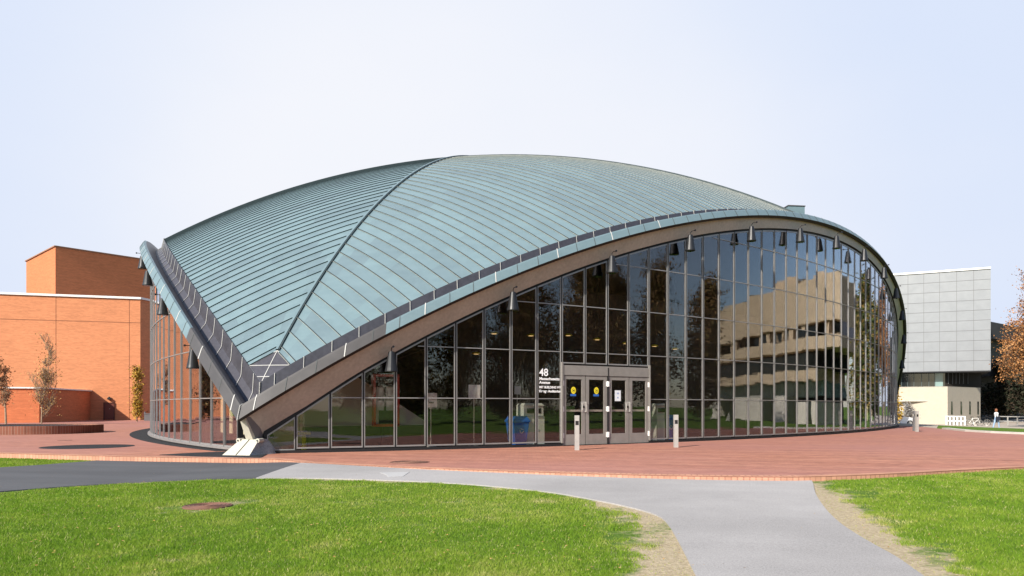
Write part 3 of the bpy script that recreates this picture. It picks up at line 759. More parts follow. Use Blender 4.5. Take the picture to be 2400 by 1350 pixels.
# lettering on the pane left of the doors
def text(body,size,u,zt,bold=.0,sx=1.0,off=.012):
    cu=bpy.data.curves.new('lettering','FONT'); cu.body=body; cu.size=size; cu.extrude=.0015; cu.offset=bold; cu.space_line=1.0
    ob=bpy.data.objects.new('lettering',cu); COL.objects.link(ob)
    a,b=ER.wall(UR[8]),ER.wall(UR[9]); d=(b-a)/np.linalg.norm(b-a); n=np.array([d[1],-d[0]]); n=n if n@ER.m>0 else -n
    p=a+d*u+n*off
    mw=Matrix(((d[0],0,n[0],p[0]),(d[1],0,n[1],p[1]),(0,1,0,zt),(0,0,0,1)))
    ob.matrix_world=mw; ob.scale=(sx,1,1)
    bpy.context.view_layer.update(); dg=bpy.context.evaluated_depsgraph_get()
    me=bpy.data.meshes.new_from_object(ob.evaluated_get(dg)); wm=ob.matrix_world.copy(); bpy.data.objects.remove(ob); me.transform(wm)
    me.materials.clear(); me.materials.append(M['sign_white']); o=bpy.data.objects.new('lettering',me); COL.objects.link(o); o.parent=hall; o['label']='white lettering %s on the glass'%body
text('48',.30,.075,2.04,.004)
text('Massachusetts',.118,.075,1.92,.003)
text('Avenue',.118,.075,1.81,.003)
text('MIT BUILDING W16',.096,.075,1.68,.003,.92)
text('Kresge Auditorium',.104,.075,1.565,.003,.92)
# roof box near the far edge
def shell_at(px,py,E=ER):
    best=(1e9,)
    for t in np.linspace(-12,8,160):
        e,g=al_edge(t),al_ridge(t)
        for al in np.linspace(e,max(g,e-.5),60):
            p=np.array(E.shell(t,al)); dv=p[:2]-CAM[:2]; dep=dv@FW
            dd=abs(CXP+FPX*(dv@RT)/dep-px)+abs(HOR-FPX*(p[2]-CAM[2])/dep-py)
            if dd<best[0]: best=(dd,p)
    return best[1]
mb=MB(); bx=shell_at(1860,494)
mb.box((bx[0],bx[1],bx[2]+.0),(.75,.55,.36),RAD(20)); mb.box((bx[0],bx[1],bx[2]+.20),(.8,.6,.04),RAD(20),1)
mb.build('roof_vent',[M['teal'][1],M['fascia_lead']],hall)
# interior: floor, curved auditorium wall, gallery
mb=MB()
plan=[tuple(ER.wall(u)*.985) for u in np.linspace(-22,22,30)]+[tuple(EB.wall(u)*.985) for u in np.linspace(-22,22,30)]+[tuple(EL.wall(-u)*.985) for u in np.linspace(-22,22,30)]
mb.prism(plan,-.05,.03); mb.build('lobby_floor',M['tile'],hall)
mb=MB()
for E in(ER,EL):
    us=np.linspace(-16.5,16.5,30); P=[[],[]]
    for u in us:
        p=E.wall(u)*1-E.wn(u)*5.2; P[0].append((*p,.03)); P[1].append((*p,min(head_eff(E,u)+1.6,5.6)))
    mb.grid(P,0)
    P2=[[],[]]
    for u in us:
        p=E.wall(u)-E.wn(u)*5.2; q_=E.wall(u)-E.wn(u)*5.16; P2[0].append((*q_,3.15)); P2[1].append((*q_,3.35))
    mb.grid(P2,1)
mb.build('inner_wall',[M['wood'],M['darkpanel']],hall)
mb=MB()       # pale sloping stair walls by the near foot
for E in(ER,):
    a=E.wall(-21.9)-E.wn(-21.9)*2.0; b=E.wall(-18.6)-E.wn(-18.6)*2.4
    d=(b-a)/np.linalg.norm(b-a); n=np.array([-d[1],d[0]])
    mb.hexa([(*a,.6),(*b,.6),(*(b+n*.2),.6),(*(a+n*.2),.6),(*a,2.9),(*b,.75),(*(b+n*.2),.75),(*(a+n*.2),2.9)],0)
    mb.hexa([(*a,.03),(*b,.03),(*(b+n*.3),.03),(*(a+n*.3),.03),(*a,.58),(*b,.58),(*(b+n*.3),.58),(*(a+n*.3),.58)],1)
mb.build('stair_wall',[M['paleconc'],M['tile']],hall)
# ------------------------------------------------------------------ black gravel beds
def strip(E,u0,u1,w0,w1,n=40):
    us=np.linspace(u0,u1,n); out=[]; inn=[]
    for i,u in enumerate(us):
        p=E.wall(u); q_=E.wn(u); f=i/(n-1); out.append(tuple(p+q_*(w0+(w1-w0)*f))); inn.append(tuple(p-q_*.3))
    return out+inn[::-1]
sheet('gravel_bed',strip(EL,-21.6,6,.30,1.25),0,M['gravel'],3.0,flat=.006)
sheet('gravel_bed',strip(ER,-21.9,22,.10,.14),0,M['gravel'],3.0,flat=.006)
bed=[gnd(374,1066.5),gnd(440,1062.5),gnd(520,1059),gnd(560,1055),gnd(640,1057.5),gnd(610,1074),gnd(560,1073),gnd(470,1070.5)]
sheet('gravel_bed',[tuple(p) for p in bed],0,M['gravel'],3.0,flat=.010)
def disc_thing(name,c,r,z,h,m,label,cat,ring=None):
    mb=MB(); mb.lathe((c[0],c[1],z),[(r,0),(r,h*.7),(r*.985,h)],40,0)
    if ring:
        for k in range(5):
            mb.torus((c[0],c[1],z+h),(0,0,1),r*(.2+.17*k),.006,36,4,0)
    o=mb.build(name,m); return tag(o,label,cat)
c1=(gnd(110,1047)+gnd(303,1047))/2
disc_thing('tree_pit',c1,1.18,-.02,.03,[M['gravel']],'round black gravel tree pit set flush in the red brick plaza','tree pit')
c2=gnd(960,1083.5); disc_thing('manhole_cover',c2,.41,-.02,.03,[M['iron']],'round brown iron cover in the brick paving before the tall glass','manhole cover',True)
zc=float(zg(*gpx(487,1187))); c3=gpx(487,1187); disc_thing('manhole_cover',c3,.30,zc-.02,.035,[M['iron']],'round rusty iron cover sunk in the green lawn','manhole cover',True)
c4=gnd(152,1032); disc_thing('manhole_cover',c4,.22,-.02,.026,[M['iron']],'small round brown cover in the plaza near the brick planter','manhole cover')

# ------------------------------------------------------------------ cone lamps on the arches
def make_lamp(label):
    t=thing('cone_lamp',label,'lamp',group='cone lamps hanging from the arched roof edges')
    mb=MB(); mb.lathe((0,0,-.52),[(.165,0),(.168,.02),(.150,.10),(.080,.50),(.072,.52)],20); s_=mb.build('lamp_shade',M['blackmetal'],t,smooth=False)
    mb=MB(); mb.lathe((0,0,-.525),[(.14,.0),(.14,.004)],16); mb.build('lens',M['darkglass'],t)
    mb=MB(); mb.path([(0,0,0),(0,0,.06),(0,-.06,.11),(0,-.20,.11)],.011,6); mb.tube((0,-.19,.11),(0,-.23,.11),.03,.03,8); mb.build('bracket',M['blackmetal'],t)
    return t
ordw=['lowest','second','third','fourth','fifth','sixth','seventh','eighth','ninth','tenth','eleventh','twelfth','thirteenth']
proto=None
lampR=[-20.15,-17.0,-13.84,-10.7,-7.6,-4.42,-1.3,1.95,5.3,8.5,11.55,14.5,17.4]
notes=['just above the slanting panes before the red cabinet','left of the white 48 lettering','over the double doors','right of the doors','near the top of the arch','at the crown of the arch']
for i,u in enumerate(lampR):
    lab='black cone lamp on the right arch, '+notes[i] if i<6 else ''
    if i<6: pass
    else: lab='black cone lamp past the crown of the right arch, %s beyond it'%(['first','second','third','fourth','fifth','sixth','seventh'][i-6])
    if proto is None: o=proto=make_lamp(lab)
    else: o=copy_tree(proto); o['label']=lab
    n=ER.wn(u); p=ER.wall(u)+n*.36; z=head_eff(ER,u)+(.08 if u<-15 else .04 if u<-5 else -.02); o.location=(p[0],p[1],z); o.rotation_euler=(0,0,math.atan2(n[1],n[0])-math.pi/2+math.pi)
for i,u in enumerate([-19.85,-16.5,-13.2,-8.7,-5.1,-1.8]):
    o=copy_tree(proto); o['label']='black cone lamp, %s up from the near foot along the left roof edge'%ordw[i] if i else 'black cone lamp lowest on the left roof edge, before the cream curtains'
    n=EL.wn(u); p=EL.wall(u)+n*.29; z=head_eff(EL,u)+.05; o.location=(p[0],p[1],z); o.rotation_euler=(0,0,math.atan2(n[1],n[0])-math.pi/2+math.pi)

# ------------------------------------------------------------------ things inside the lobby
def inside(px,back,E=ER):                  # plan point in column px, `back` metres behind the right glass
    best=None
    for u in np.linspace(-22,16,800):
        p=E.wall(u)-E.wn(u)*back; dv=p-CAM[:2]; x=CXP+FPX*(dv@RT)/(dv@FW)
        if best is None or abs(x-px)<best[0]: best=(abs(x-px),p,u)
    return best[1],best[2]
def face(u): n=ER.wn(u); return math.atan2(n[1],n[0])+math.pi/2    # local -y looks outwards
def recycling_bin(px,back,label):
    p,u=inside(px,back); t=thing('recycling_bin',label,'bin',(*p,.03),face(u),'blue recycling bins')
    mb=MB(); mb.hexa([(-.17,-.22,0),(.17,-.22,0),(.17,.22,0),(-.17,.22,0),(-.24,-.30,.72),(.24,-.30,.72),(.24,.30,.72),(-.24,.30,.72)]); mb.box((0,0,.70),(.52,.64,.05)); mb.build('body',M['blue'],t)
    mb=MB(); mb.hexa([(-.25,-.31,.725),(.25,-.31,.725),(.25,.31,.725),(-.25,.31,.725),(-.2,-.22,.84),(.2,-.22,.84),(.2,.22,.84),(-.2,.22,.84)]); mb.build('lid',M['blue'],t)
    mb=MB(); 
    for k in range(3):
        a=k*2.094+.5; mb.bar((.07*math.cos(a),-.268,.42+.07*math.sin(a)),(.07*math.cos(a+1.5),-.268,.42+.07*math.sin(a+1.5)),.012,.03,up=(0,1,0))
    mb.build('recycling_mark',M['white'],t); return t
recycling_bin(1214,.48,'blue recycling bin behind the glass beside the pale green cabinet')
recycling_bin(1560,.9,'blue recycling bin behind the glass just right of the doors')
def station(px,back,label,wd=.62):
    p,u=inside(px,back); t=thing('waste_station',label,'waste cabinet',(*p,.03),face(u),'pale green waste cabinets')
    mb=MB(); mb.box((0,0,.42),(wd,.55,.84)); mb.build('body',M['palegreen'],t)
    mb=MB(); mb.box((0,.02,1.0),(wd-.02,.5,.3)); mb.hexa([(-wd/2,-.27,1.15),(wd/2,-.27,1.15),(wd/2,.27,1.15),(-wd/2,.27,1.15),(-wd/2+.05,-.2,1.22),(wd/2-.05,-.2,1.22),(wd/2-.05,.2,1.22),(-wd/2+.05,.2,1.22)]); mb.build('hood',M['palegreen'],t)
    mb=MB(); mb.box((0,-.236,1.0),(wd*.7,.02,.14)); mb.build('slot',M['black'],t)
station(1243,.62,'pale green waste cabinet beside the blue bin left of the doors',.66)
station(1541,.9,'pale green waste cabinet just inside the glass right of the doors',.5)
p,u=inside(903,2.2); t=thing('display_cabinet','tall red framed display cabinet standing inside the near glass','cabinet',(*p,.03),face(u))
mb=MB()
for x in(-.34,.34): mb.box((x,0,1.3),(.07,.3,1.5))
for z in(.58,2.02): mb.box((0,0,z),(.75,.3,.07))
mb.build('frame',M['red'],t); mb=MB(); mb.box((0,.1,1.3),(.61,.06,1.36)); mb.build('back_panel',M['darkpanel'],t)
mb=MB(); mb.box((0,0,.27),(.2,.2,.54)); mb.box((0,0,.02),(.5,.34,.04)); mb.build('stand',M['darkpanel'],t)
for x in(-.14,.14):
    for z in(1.15,1.55): mb=MB(); mb.box((x,.05,z),(.2,.02,.28)); mb.build('poster',M['paper'],t)
def board(px,back,z0,z1,wpx,label,m='paper',post=False):
    p,u=inside(px,back); dv=p-CAM[:2]; wd=wpx*(dv@FW)/FPX
    t=thing('notice_board' if not post else 'kiosk_screen',label,'notice' if not post else 'kiosk',(*p,.03),face(u))
    mb=MB(); mb.box((0,0,(z0+z1)/2),(wd,.03,z1-z0)); mb.build('sheet' if not post else 'screen_case',M[m],t)
    mb=MB(); mb.tube((0,.03,0),(0,.03,z0 if post else z0),.02,.02,8); mb.lathe((0,.03,0),[(.16,0),(.16,.02),(.03,.04)],16); mb.build('post',M['steel'],t)
    if post: mb=MB(); mb.box((0,-.02,(z0*2+z1)/3),(wd*.45,.012,.04)); mb.build('slot',M['black'],t)
board(1111,.35,1.35,1.73,29,'white paper notice on a post behind the glass left of the bins')
board(1009,.8,1.10,1.50,28,'white kiosk box on a thin post behind the near glass','white',True)
board(1212,1.8,1.5,1.75,16,'small pale notice on a post behind the blue bin')
for px,back,z,lab in((1115,4.0,2.95,'bronze dish lamp hung lowest inside, above the white paper notice'),(1157,3.0,3.55,'bronze dish lamp inside the glass, upper left of the blue bin'),(1243,3.0,3.55,'bronze dish lamp inside, above the white 48 lettering'),(1332,3.6,3.7,'bronze dish lamp inside above the left door leaf'),(1400,3.0,3.55,'bronze dish lamp inside over the middle of the doors'),(1467,3.2,3.5,'bronze dish lamp inside over the right door leaves'),(1533,3.0,3.45,'bronze dish lamp inside just right of the doors'),(1582,3.0,3.4,'bronze dish lamp inside, rightmost, above the second bollard')):
    p,u=inside(px,back); t=thing('dish_lamp',lab,'lamp',(*p,z),0,'bronze dish lamps hung in the lobby')
    mb=MB(); mb.lathe((0,0,-.04),[(.02,.07),(.10,.05),(.15,0),(.145,-.006)],16); mb.build('dish',M['yellow'],t)
    mb=MB(); mb.lathe((0,0,-.055),[(.085,0),(.085,.006)],16); mb.build('bulb',M['bulb'],t)
    hz=math.sqrt(max(33.7**2-p[0]**2-p[1]**2,1))-ZC; mb=MB(); mb.tube((0,0,.03),(0,0,hz-z),.006,.006,5); mb.build('cord',M['black'],t)
# cream curtains near the near foot on the left side
for i,(u0,u1) in enumerate(((-20.9,-20.1),(-19.9,-19.3),(-18.9,-18.55),(-18.1,-17.85))):
    mb=MB(); P=[[],[]]; 
    for k in range(25):
        u=u0+(u1-u0)*k/24; p=EL.wall(u)-EL.wn(u)*(1.1+.05*math.sin(k*1.6)); P[0].append((*p,.35)); P[1].append((*p,head_eff(EL,u)+.25))
    mb.grid(P,0); P2=[[(x,y+.03,z) for x,y,z in r] for r in P]; mb.grid(P2,0,True)
    o=mb.build('curtain',M['curtain'],smooth=True)
    tag(o,['wide cream curtain nearest the concrete foot','cream curtain second from the concrete foot','narrow cream curtain third from the concrete foot','narrowest cream curtain, farthest from the concrete foot'][i],'curtain','cream curtains behind the left glass')
# yellow shape added inside, standing in for a reflection on the panes
p,u=inside(657,.9); t=thing('reflection_post','small yellow post shape standing in for a reflection, low behind the first panes','reflection_post',(*p,.03),face(u))
mb=MB(); mb.lathe((0,0,0),[(.07,0),(.07,.10),(.05,.12),(.05,.38),(.09,.40),(.09,.46)],14); mb.build('stem',M['yellow'],t)
mb=MB(); mb.tube((-.16,0,.42),(.16,0,.42),.04,.04,10); mb.build('crossbar',M['yellow'],t)

# ------------------------------------------------------------------ bollards
def bollard(c,z,label,dark=False,h=.92):
    t=thing('bollard',label,'bollard',(c[0],c[1],z),YAW*-1+.1,'square metal bollards on the plaza')
    mb=MB(); mb.box((0,0,h*.36),(.115,.115,h*.72)); b=mb.build('post',M['steel'] if not dark else M['grey'],t)
    mb=MB(); mb.box((0,0,h*.78),(.09,.09,h*.12-.004)); mb.build('lamp_window',M['black'],t)
    for sx in(-1,1):
        mb=MB(); mb.box((sx*.051,0,h*.78),(.013,.113,h*.12-.006)); mb.build('strut',M['steel'],t)
    mb=MB(); mb.box((0,0,h*.92),(.117,.117,h*.16)); mb.build('cap',M['steel'] if not dark else M['grey'],t)
bollard(gnd(1352,1055),0,'pale square bollard in front of the left door leaf')
bollard(gnd(1584,1048.5),0,'pale square bollard standing right of the doors')
bollard(gnd(2143,1010),0,'dark grey bollard, rear of the pair at the far right glass end',True,.95)
bollard(gnd(2149,1012),0,'grey bollard, front of the pair at the far right glass end',False,.95)

# ------------------------------------------------------------------ left brick buildings
def walls(name,base,z0,z1,m,parent,cap=None,uvs=True,capm=None,roof=None):
    mb=MB(); uv=[]; n=len(base); acc=0
    for i in range(n):
        a=base[i]; b=base[(i+1)%n]; l=math.hypot(b[0]-a[0],b[1]-a[1])
        mb.add([(*a,z0),(*b,z0),(*b,z1),(*a,z1)],[(0,1,2,3)]); uv+=[(acc,z0),(acc+l,z0),(acc+l,z1),(acc,z1)]; acc+=l
    o=mb.build(name,m,parent); u=o.data.uv_layers.new(name='UVMap'); u.data.foreach_set('uv',[c for q in uv for c in q])
    mb=MB(); c=np.mean(np.array(base),axis=0)
    mb.prism([tuple(p) for p in base],z1-.05,z1-.02); rf=mb.build('roof',roof or M['roofgrey'],parent)
    if cap:
        mb=MB()
        for i in range(n):
            a=np.array(base[i]); b=np.array(base[(i+1)%n]); d=(b-a)/np.linalg.norm(b-a); nn=np.array([d[1],-d[0]])
            mb.bar((*(a-d*.06-nn*.05),z1+cap/2),(*(b+d*.06-nn*.05),z1+cap/2),.34,cap)
        mb.build('coping',capm or M['white'],parent)
    return o
F1=at(329,63.5); F0=F1-np.array([math.cos(RAD(28.3)),math.sin(RAD(28.3))])*22; F0=F1+(F0-F1)*1.9; dF=(F1-F0)/np.linalg.norm(F1-F0); nF=np.array([dF[1],-dF[0]])
F2=F1+np.array([math.cos(RAD(92)),math.sin(RAD(92))])*26; F3=F0+(F2-F1)
zt=zat(701,63.5)
th=thing('brick_theatre','long orange brick hall with a white coping and a dark red door','hall',(*F0,0))
def under(o,parent): o.parent=parent; o.matrix_parent_inverse=Matrix.Translation(parent.location).inverted(); return o
for ob in ('x',):
    w0=walls('wall',[tuple(F0),tuple(F1),tuple(F2),tuple(F3)],-.1,zt-.02,M['brick'],None,.17)
for o in [x for x in COL.objects if x.parent is None and x.name.split('.')[0] in('wall','roof','coping')]: under(o,th)
def on_facade(px):
    best=min(np.linspace(.3,1,4000),key=lambda f:abs(CXP+FPX*(((F0+(F1-F0)*f)-CAM[:2])@RT)/(((F0+(F1-F0)*f)-CAM[:2])@FW)-px)); return F0+(F1-F0)*best
# corner expansion joints
mb=MB()
for px in (130,303):
    pass
for jx in (131,303):
    p=on_facade(jx)+nF*.004; mb.box((p[0],p[1],zt/2),(.035,.012,zt-.1),math.atan2(dF[1],dF[0]))
pz=zat(752,62.0); a=F0+nF*.004; b=F1+nF*.004; mb.bar((*a,pz),(*b,pz),.012,.05)
under(mb.build('wall_joint',mat('brick_joint',(.25,.10,.05),.9,0)),th)
# door
pd0=on_facade(243); pd1=on_facade(269); pm=(pd0+pd1)/2; wd=np.linalg.norm(pd1-pd0); ang=math.atan2(dF[1],dF[0])
mb=MB(); mb.box((*(pm+nF*.01),.72),(wd-.16,.10,1.34),ang); D=under(mb.build('door',M['doorred']),th)
mb=MB()
for s_ in(-1,1): p=pm+dF*s_*(wd/2-.04)+nF*.03; mb.box((*p,.74),(.08,.14,1.48),ang)
p=pm+nF*.03; mb.box((*p,1.44),(wd,.14,.08),ang); under(mb.build('door_frame',mat('frame_red',(.10,.03,.02),.5,0)),th)
mb=MB(); p=pm+dF*.05+nF*.075; mb.box((*p,.95),(.05,.03,.05),ang); o=mb.build('handle',M['steel']); o.parent=D; o.matrix_parent_inverse=D.matrix_parent_inverse.copy() if False else Matrix.Identity(4)
mb=MB(); p=on_facade(257)+nF*.12; mb.box((*p,zat(934,61.5)),(.26,.24,.14),ang); mb.lathe((p[0],p[1],zat(934,61.5)+.07),[(.10,0),(.05,.10)],10); under(mb.build('wall_lamp',M['black']),th)
# tower
T0=at(130,74.0); aR=RAD(64); aL=RAD(149)
T1=T0+np.array([math.cos(aR),math.sin(aR)])*22; T3=T0+np.array([math.cos(aL),math.sin(aL)])*11.3; T2=T1+(T3-T0)
tw=thing('brick_tower','square orange brick stage tower rising behind the long hall','tower',(*T0,0))
walls('wall',[tuple(T0),tuple(T1),tuple(T2),tuple(T3)],0,zat(578,74.0),M['brickred'],None,.10,capm=mat('tower_coping',(.30,.14,.08),.8,0))
for o in [x for x in COL.objects if x.parent is None and x.name.split('.')[0] in('wall','roof','coping')]: under(o,tw)
# low wing
zw=2.42
W2=on_facade(212)-nF*.0; W1=at(92,53.0); W0=at(-160,51.0); Wb=W0+(on_facade(10)-W1)
lw=thing('brick_wing','low orange brick wing with a pale coping in front of the long hall','wing',(*W0,0))
walls('wall',[tuple(W0),tuple(W1),tuple(W2),tuple(Wb)],-.1,zw,M['brickred'],None,.10)
for o in [x for x in COL.objects if x.parent is None and x.name.split('.')[0] in('wall','roof','coping')]: under(o,lw)
# round planter
cp=at(80,32.7); R=2.62
pl=thing('round_planter','low round planter of upright dark bricks with black soil','planter',(*cp,0))
mb=MB(); uv=[]; nseg=72
for i in range(nseg):
    a,b=2*math.pi*i/nseg,2*math.pi*(i+1)/nseg
    def rr(t,r,z): return (r*math.cos(t),r*math.sin(t),z)
    for (r0,z0,r1,z1,v0,v1) in((R,0,R,.345,0,.345),(R,.345,R-.24,.345,0,.24),(R-.24,.345,R-.24,.16,0,.2)):
        mb.add([rr(a,r0,z0),rr(b,r0,z0),rr(b,r1,z1),rr(a,r1,z1)],[(0,1,2,3)]); uv+=[(a*R,v0),(b*R,v0),(b*R,v1),(a*R,v1)]
o=mb.build('brick_ring',M['brickdark'],pl); u_=o.data.uv_layers.new(name='UVMap'); u_.data.foreach_set('uv',[c for q in uv for c in q])
mb=MB(); mb.lathe((0,0,.16),[(R-.235,0),(R-.235,.13),(R*.5,.18),(0.02,.2)],48); mb.build('soil',M['gravel'],pl)
# litter bins by the golden tree
for px,py,lab,mm in((308,979,'white box bin with dark lid left of the golden tree','white'),(349,981,'pale grey box standing in the corner beside the glass end','grey')):
    c=gnd(px,py+5); t=thing('utility_box',lab,'box',(*c,0),RAD(33),'small boxes against the brick hall')
    mb=MB(); mb.box((0,0,.26),(.62,.5,.52)); mb.build('body',M[mm],t); mb=MB(); mb.box((0,0,.56),(.66,.54,.07)); mb.box((-.28,0,.66),(.06,.4,.14)); mb.build('lid',M['black'] if mm=='white' else M['grey'],t)

# ------------------------------------------------------------------ right: grey panelled building on a beige base
def face_uv(mb_faces): pass
Gd=83.0; G1=at(2322,Gd); aG=RAD(-14.1); dG=np.array([math.cos(aG),math.sin(aG)])
def hit(px,p,d):                          # point on line p+s*d seen in column px
    k=(px-CXP)/FPX; q=p-CAM[:2]; s=(k*(q@FW)-(q@RT))/((d@RT)-k*(d@FW)); return p+d*s
G0=hit(2070,G1,dG); nG=np.array([dG[1],-dG[0]]); 
if nG@(CAM[:2]-G1)<0: nG=-nG
z1=zat(630,Gd); z0=zat(868,Gd); zb=-.85
gb=thing('panel_building','pale grey metal panelled block raised over a beige stone base','building',(*G1,zb))
back=-nG*16
walls('wall',[tuple(G0),tuple(G1),tuple(G1+back),tuple(G0+back)],z0,z1,M['panel'],None)
for o in [x for x in COL.objects if x.parent is None and x.name.split('.')[0] in('wall','roof','coping')]: under(o,gb)
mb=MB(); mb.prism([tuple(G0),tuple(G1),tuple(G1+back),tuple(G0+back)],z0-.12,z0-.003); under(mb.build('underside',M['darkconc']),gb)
mb=MB(); Lg=np.linalg.norm(G1-G0)
px_cols=[2322,2282,2242,2202,2165,2128]
for px in px_cols[1:]:
    p=hit(px,G1,dG)+nG*.006; mb.box((*p,(z0+z1)/2),(.045,.02,z1-z0),aG)
nrow=10
for k in range(1,nrow):
    z=z0+(z1-z0)*k/nrow; mb.bar((*(G0+nG*.006),z),(*(G1+nG*.006),z),.02,.045)
under(mb.build('panel_joint',mat('panel_joint',(.17,.17,.18),.7,0)),gb)
mb=MB(); mb.bar((*(G0+nG*.03),z1+.10),(*(G1+nG*.03),z1+.10),.2,.2); under(mb.build('parapet',M['white']),gb)
# glazed band, with its frames
bz1=zat(905.5,Gd-1.5)
gi=-nG*1.6; g0=G0+gi; g1=hit(2215,G1+gi,dG); g2=hit(2300,G1-nG*4.5,dG); 
mb=MB(); mb.prism([tuple(g0),tuple(g1),tuple(g1+back*.8),tuple(g0+back*.8)],bz1,z0-.12); under(mb.build('window',M['darkglass']),gb)
q0=hit(2192,G1+gi,dG)+nG*.02; q1=hit(2210,G1+gi,dG)+nG*.02; mb=MB(); mb.hexa([(*q0,bz1),(*q1,bz1),(*(q1-nG*.015),bz1),(*(q0-nG*.015),bz1),(*q0,z0-.13),(*q1,z0-.13),(*(q1-nG*.015),z0-.13),(*(q0-nG*.015),z0-.13)]); under(mb.build('window',M['tealglass']),gb)
mb=MB()
for px in (2113,2127,2142,2160,2177,2191): p=hit(px,G1+gi,dG)+nG*.03; mb.box((*p,(bz1+z0-.12)/2),(.06,.06,z0-.12-bz1),aG)
under(mb.build('window_frame',mat('frame_green',(.07,.09,.09),.4,0)),gb)
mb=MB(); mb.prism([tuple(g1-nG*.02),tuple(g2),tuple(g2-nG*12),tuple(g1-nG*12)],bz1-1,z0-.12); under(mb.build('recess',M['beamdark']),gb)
mb=MB()
for px in (2222,2232,2240,2248,2257,2268): 
    d2=(g2-g1)/np.linalg.norm(g2-g1); p=hit(px,g1,d2); n2=np.array([d2[1],-d2[0]]); n2=n2 if n2@(CAM[:2]-p)>0 else -n2; p=p+n2*.05; mb.box((*p,(bz1+z0)/2+.2),(.05,.05,(z0-bz1)*.75),aG)
under(mb.build('window_frame',M['grey']),gb)
# beige base: lit front and shaded flank
B1=at(2221,Gd-2.2); B0=hit(2070,B1,dG); zbt=zat(905.5,Gd-2.2)
aB=RAD(52); B2=hit(2298,B1,np.array([math.cos(aB),math.sin(aB)]))
bb=B1+(B2-B1); 
walls('base_wall',[tuple(B0),tuple(B1),tuple(B2),tuple(B2-dG*14),tuple(B0-nG*10)],zb-.1,zbt,M['beige'],None)
for o in [x for x in COL.objects if x.parent is None and x.name.split('.')[0] in('base_wall','roof')]: under(o,gb)
dB=(B2-B1)/np.linalg.norm(B2-B1); nB=np.array([dB[1],-dB[0]]); nB=nB if nB@(CAM[:2]-B1)>0 else -nB
for px in (2230.5,2252.5,2273,2292):
    p=hit(px,B1,dB)+nB*.01; dep=(p-CAM[:2])@FW; mb=MB(); mb.box((*p,(zat(941,dep)+zat(971,dep))/2),(5.6*dep/FPX*1.25,.05,zat(941,dep)-zat(971,dep)),math.atan2(dB[1],dB[0])); f_=under(mb.build('window',M['darkglass']),gb)
mb=MB(); 
pA=hit(2100,B1,dG)+nG*.0; pB=hit(2178,B1,dG)
zA=zat(941,Gd-2); mb.add([(*pA,zA+.12),(*pB,zA+.05),(*(pA+nG*.9),zA+.12),(*pA,zA+.02),(*pB,zA+.02),(*(pA+nG*.9),zA+.02)],[(0,2,1),(3,4,5),(0,3,5,2),(2,5,4,1)]); under(fixn(mb.build('canopy',M['paleconc'])),gb)
# dark concrete building far right
K0=at(2318,98); K1=K0+np.array([math.cos(RAD(52)),math.sin(RAD(52))])*45
kb=thing('concrete_building','dark concrete building in shade behind the orange tree','building',(*K1,zb))
dK=(K1-K0)/np.linalg.norm(K1-K0); nK=np.array([dK[1],-dK[0]]); nK=nK if nK@(CAM[:2]-K0)>0 else -nK
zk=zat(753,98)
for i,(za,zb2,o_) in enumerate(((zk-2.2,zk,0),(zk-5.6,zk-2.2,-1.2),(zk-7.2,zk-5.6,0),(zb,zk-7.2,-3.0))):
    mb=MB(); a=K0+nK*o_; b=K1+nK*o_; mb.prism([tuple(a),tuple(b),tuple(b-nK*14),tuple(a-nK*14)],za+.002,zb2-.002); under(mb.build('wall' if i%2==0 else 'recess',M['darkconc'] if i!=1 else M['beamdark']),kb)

# far ground, pavement, grass strip, kerb on the right
def gs(px,py):                           # ground point on the sloping far terrain
    lo,hi=20.,200.
    for _ in range(60):
        d=(lo+hi)/2; p=at(px,d); z=float(zg(*p)); y=HOR-FPX*(z-CAM[2])/d
        if y>py: lo=d
        else: hi=d
    return at(px,(lo+hi)/2)
fp=[tuple(at(2080,38)),tuple(at(2195,38.5)),tuple(at(2200,50)),tuple(at(2225,60)),tuple(at(2300,63)),tuple(at(2700,63)),tuple(at(2900,130)),tuple(at(2000,130))]
sheet('pavement',fp,.01,M['farpave'],4.0)
kp=[far_r[1],far_r[2],far_r[3],far_r[4]]
mb=MB()
for a,b in zip([far_r[0]]+kp[:-1],kp): mb.bar((*a,.0),(*b,.0),.3,.16)
mb.build('kerb',M['kerb'],kind='structure')

# ------------------------------------------------------------------ terrain (lawn) with wear beside the paths
def seg_dist(P,line):
    line=np.array(line); d=np.full(len(P),1e9)
    for a,b in zip(line[:-1],line[1:]):
        ab=b-a; t=np.clip(((P-a)@ab)/(ab@ab+1e-9),0,1); d=np.minimum(d,np.linalg.norm(P-(a+t[:,None]*ab),axis=1))
    return d
def lin_pts(l0): return np.array(l0)
def wear(P):
    d1=seg_dist(P,lawn1); d2=seg_dist(P,rightedge)
    dep=(P-CAM[:2])@FW
    w1=.42*np.exp(-(d1/.17)**2)+.40*np.exp(-(d1/.8)**2)*(np.clip((P-CAM[:2])@RT/dep,-1,.6)>.06)*(1-sm(dep,10.5,14.5))
    w2=.42*np.exp(-(d2/.22)**2)+.42*np.exp(-(d2/.62)**2)*(1-sm(dep,9.0,15.5))
    w3=.45*np.exp(-(np.linalg.norm(P-np.array(c3),axis=1)/.46)**4)
    return np.maximum(np.maximum(w1,w2),w3)
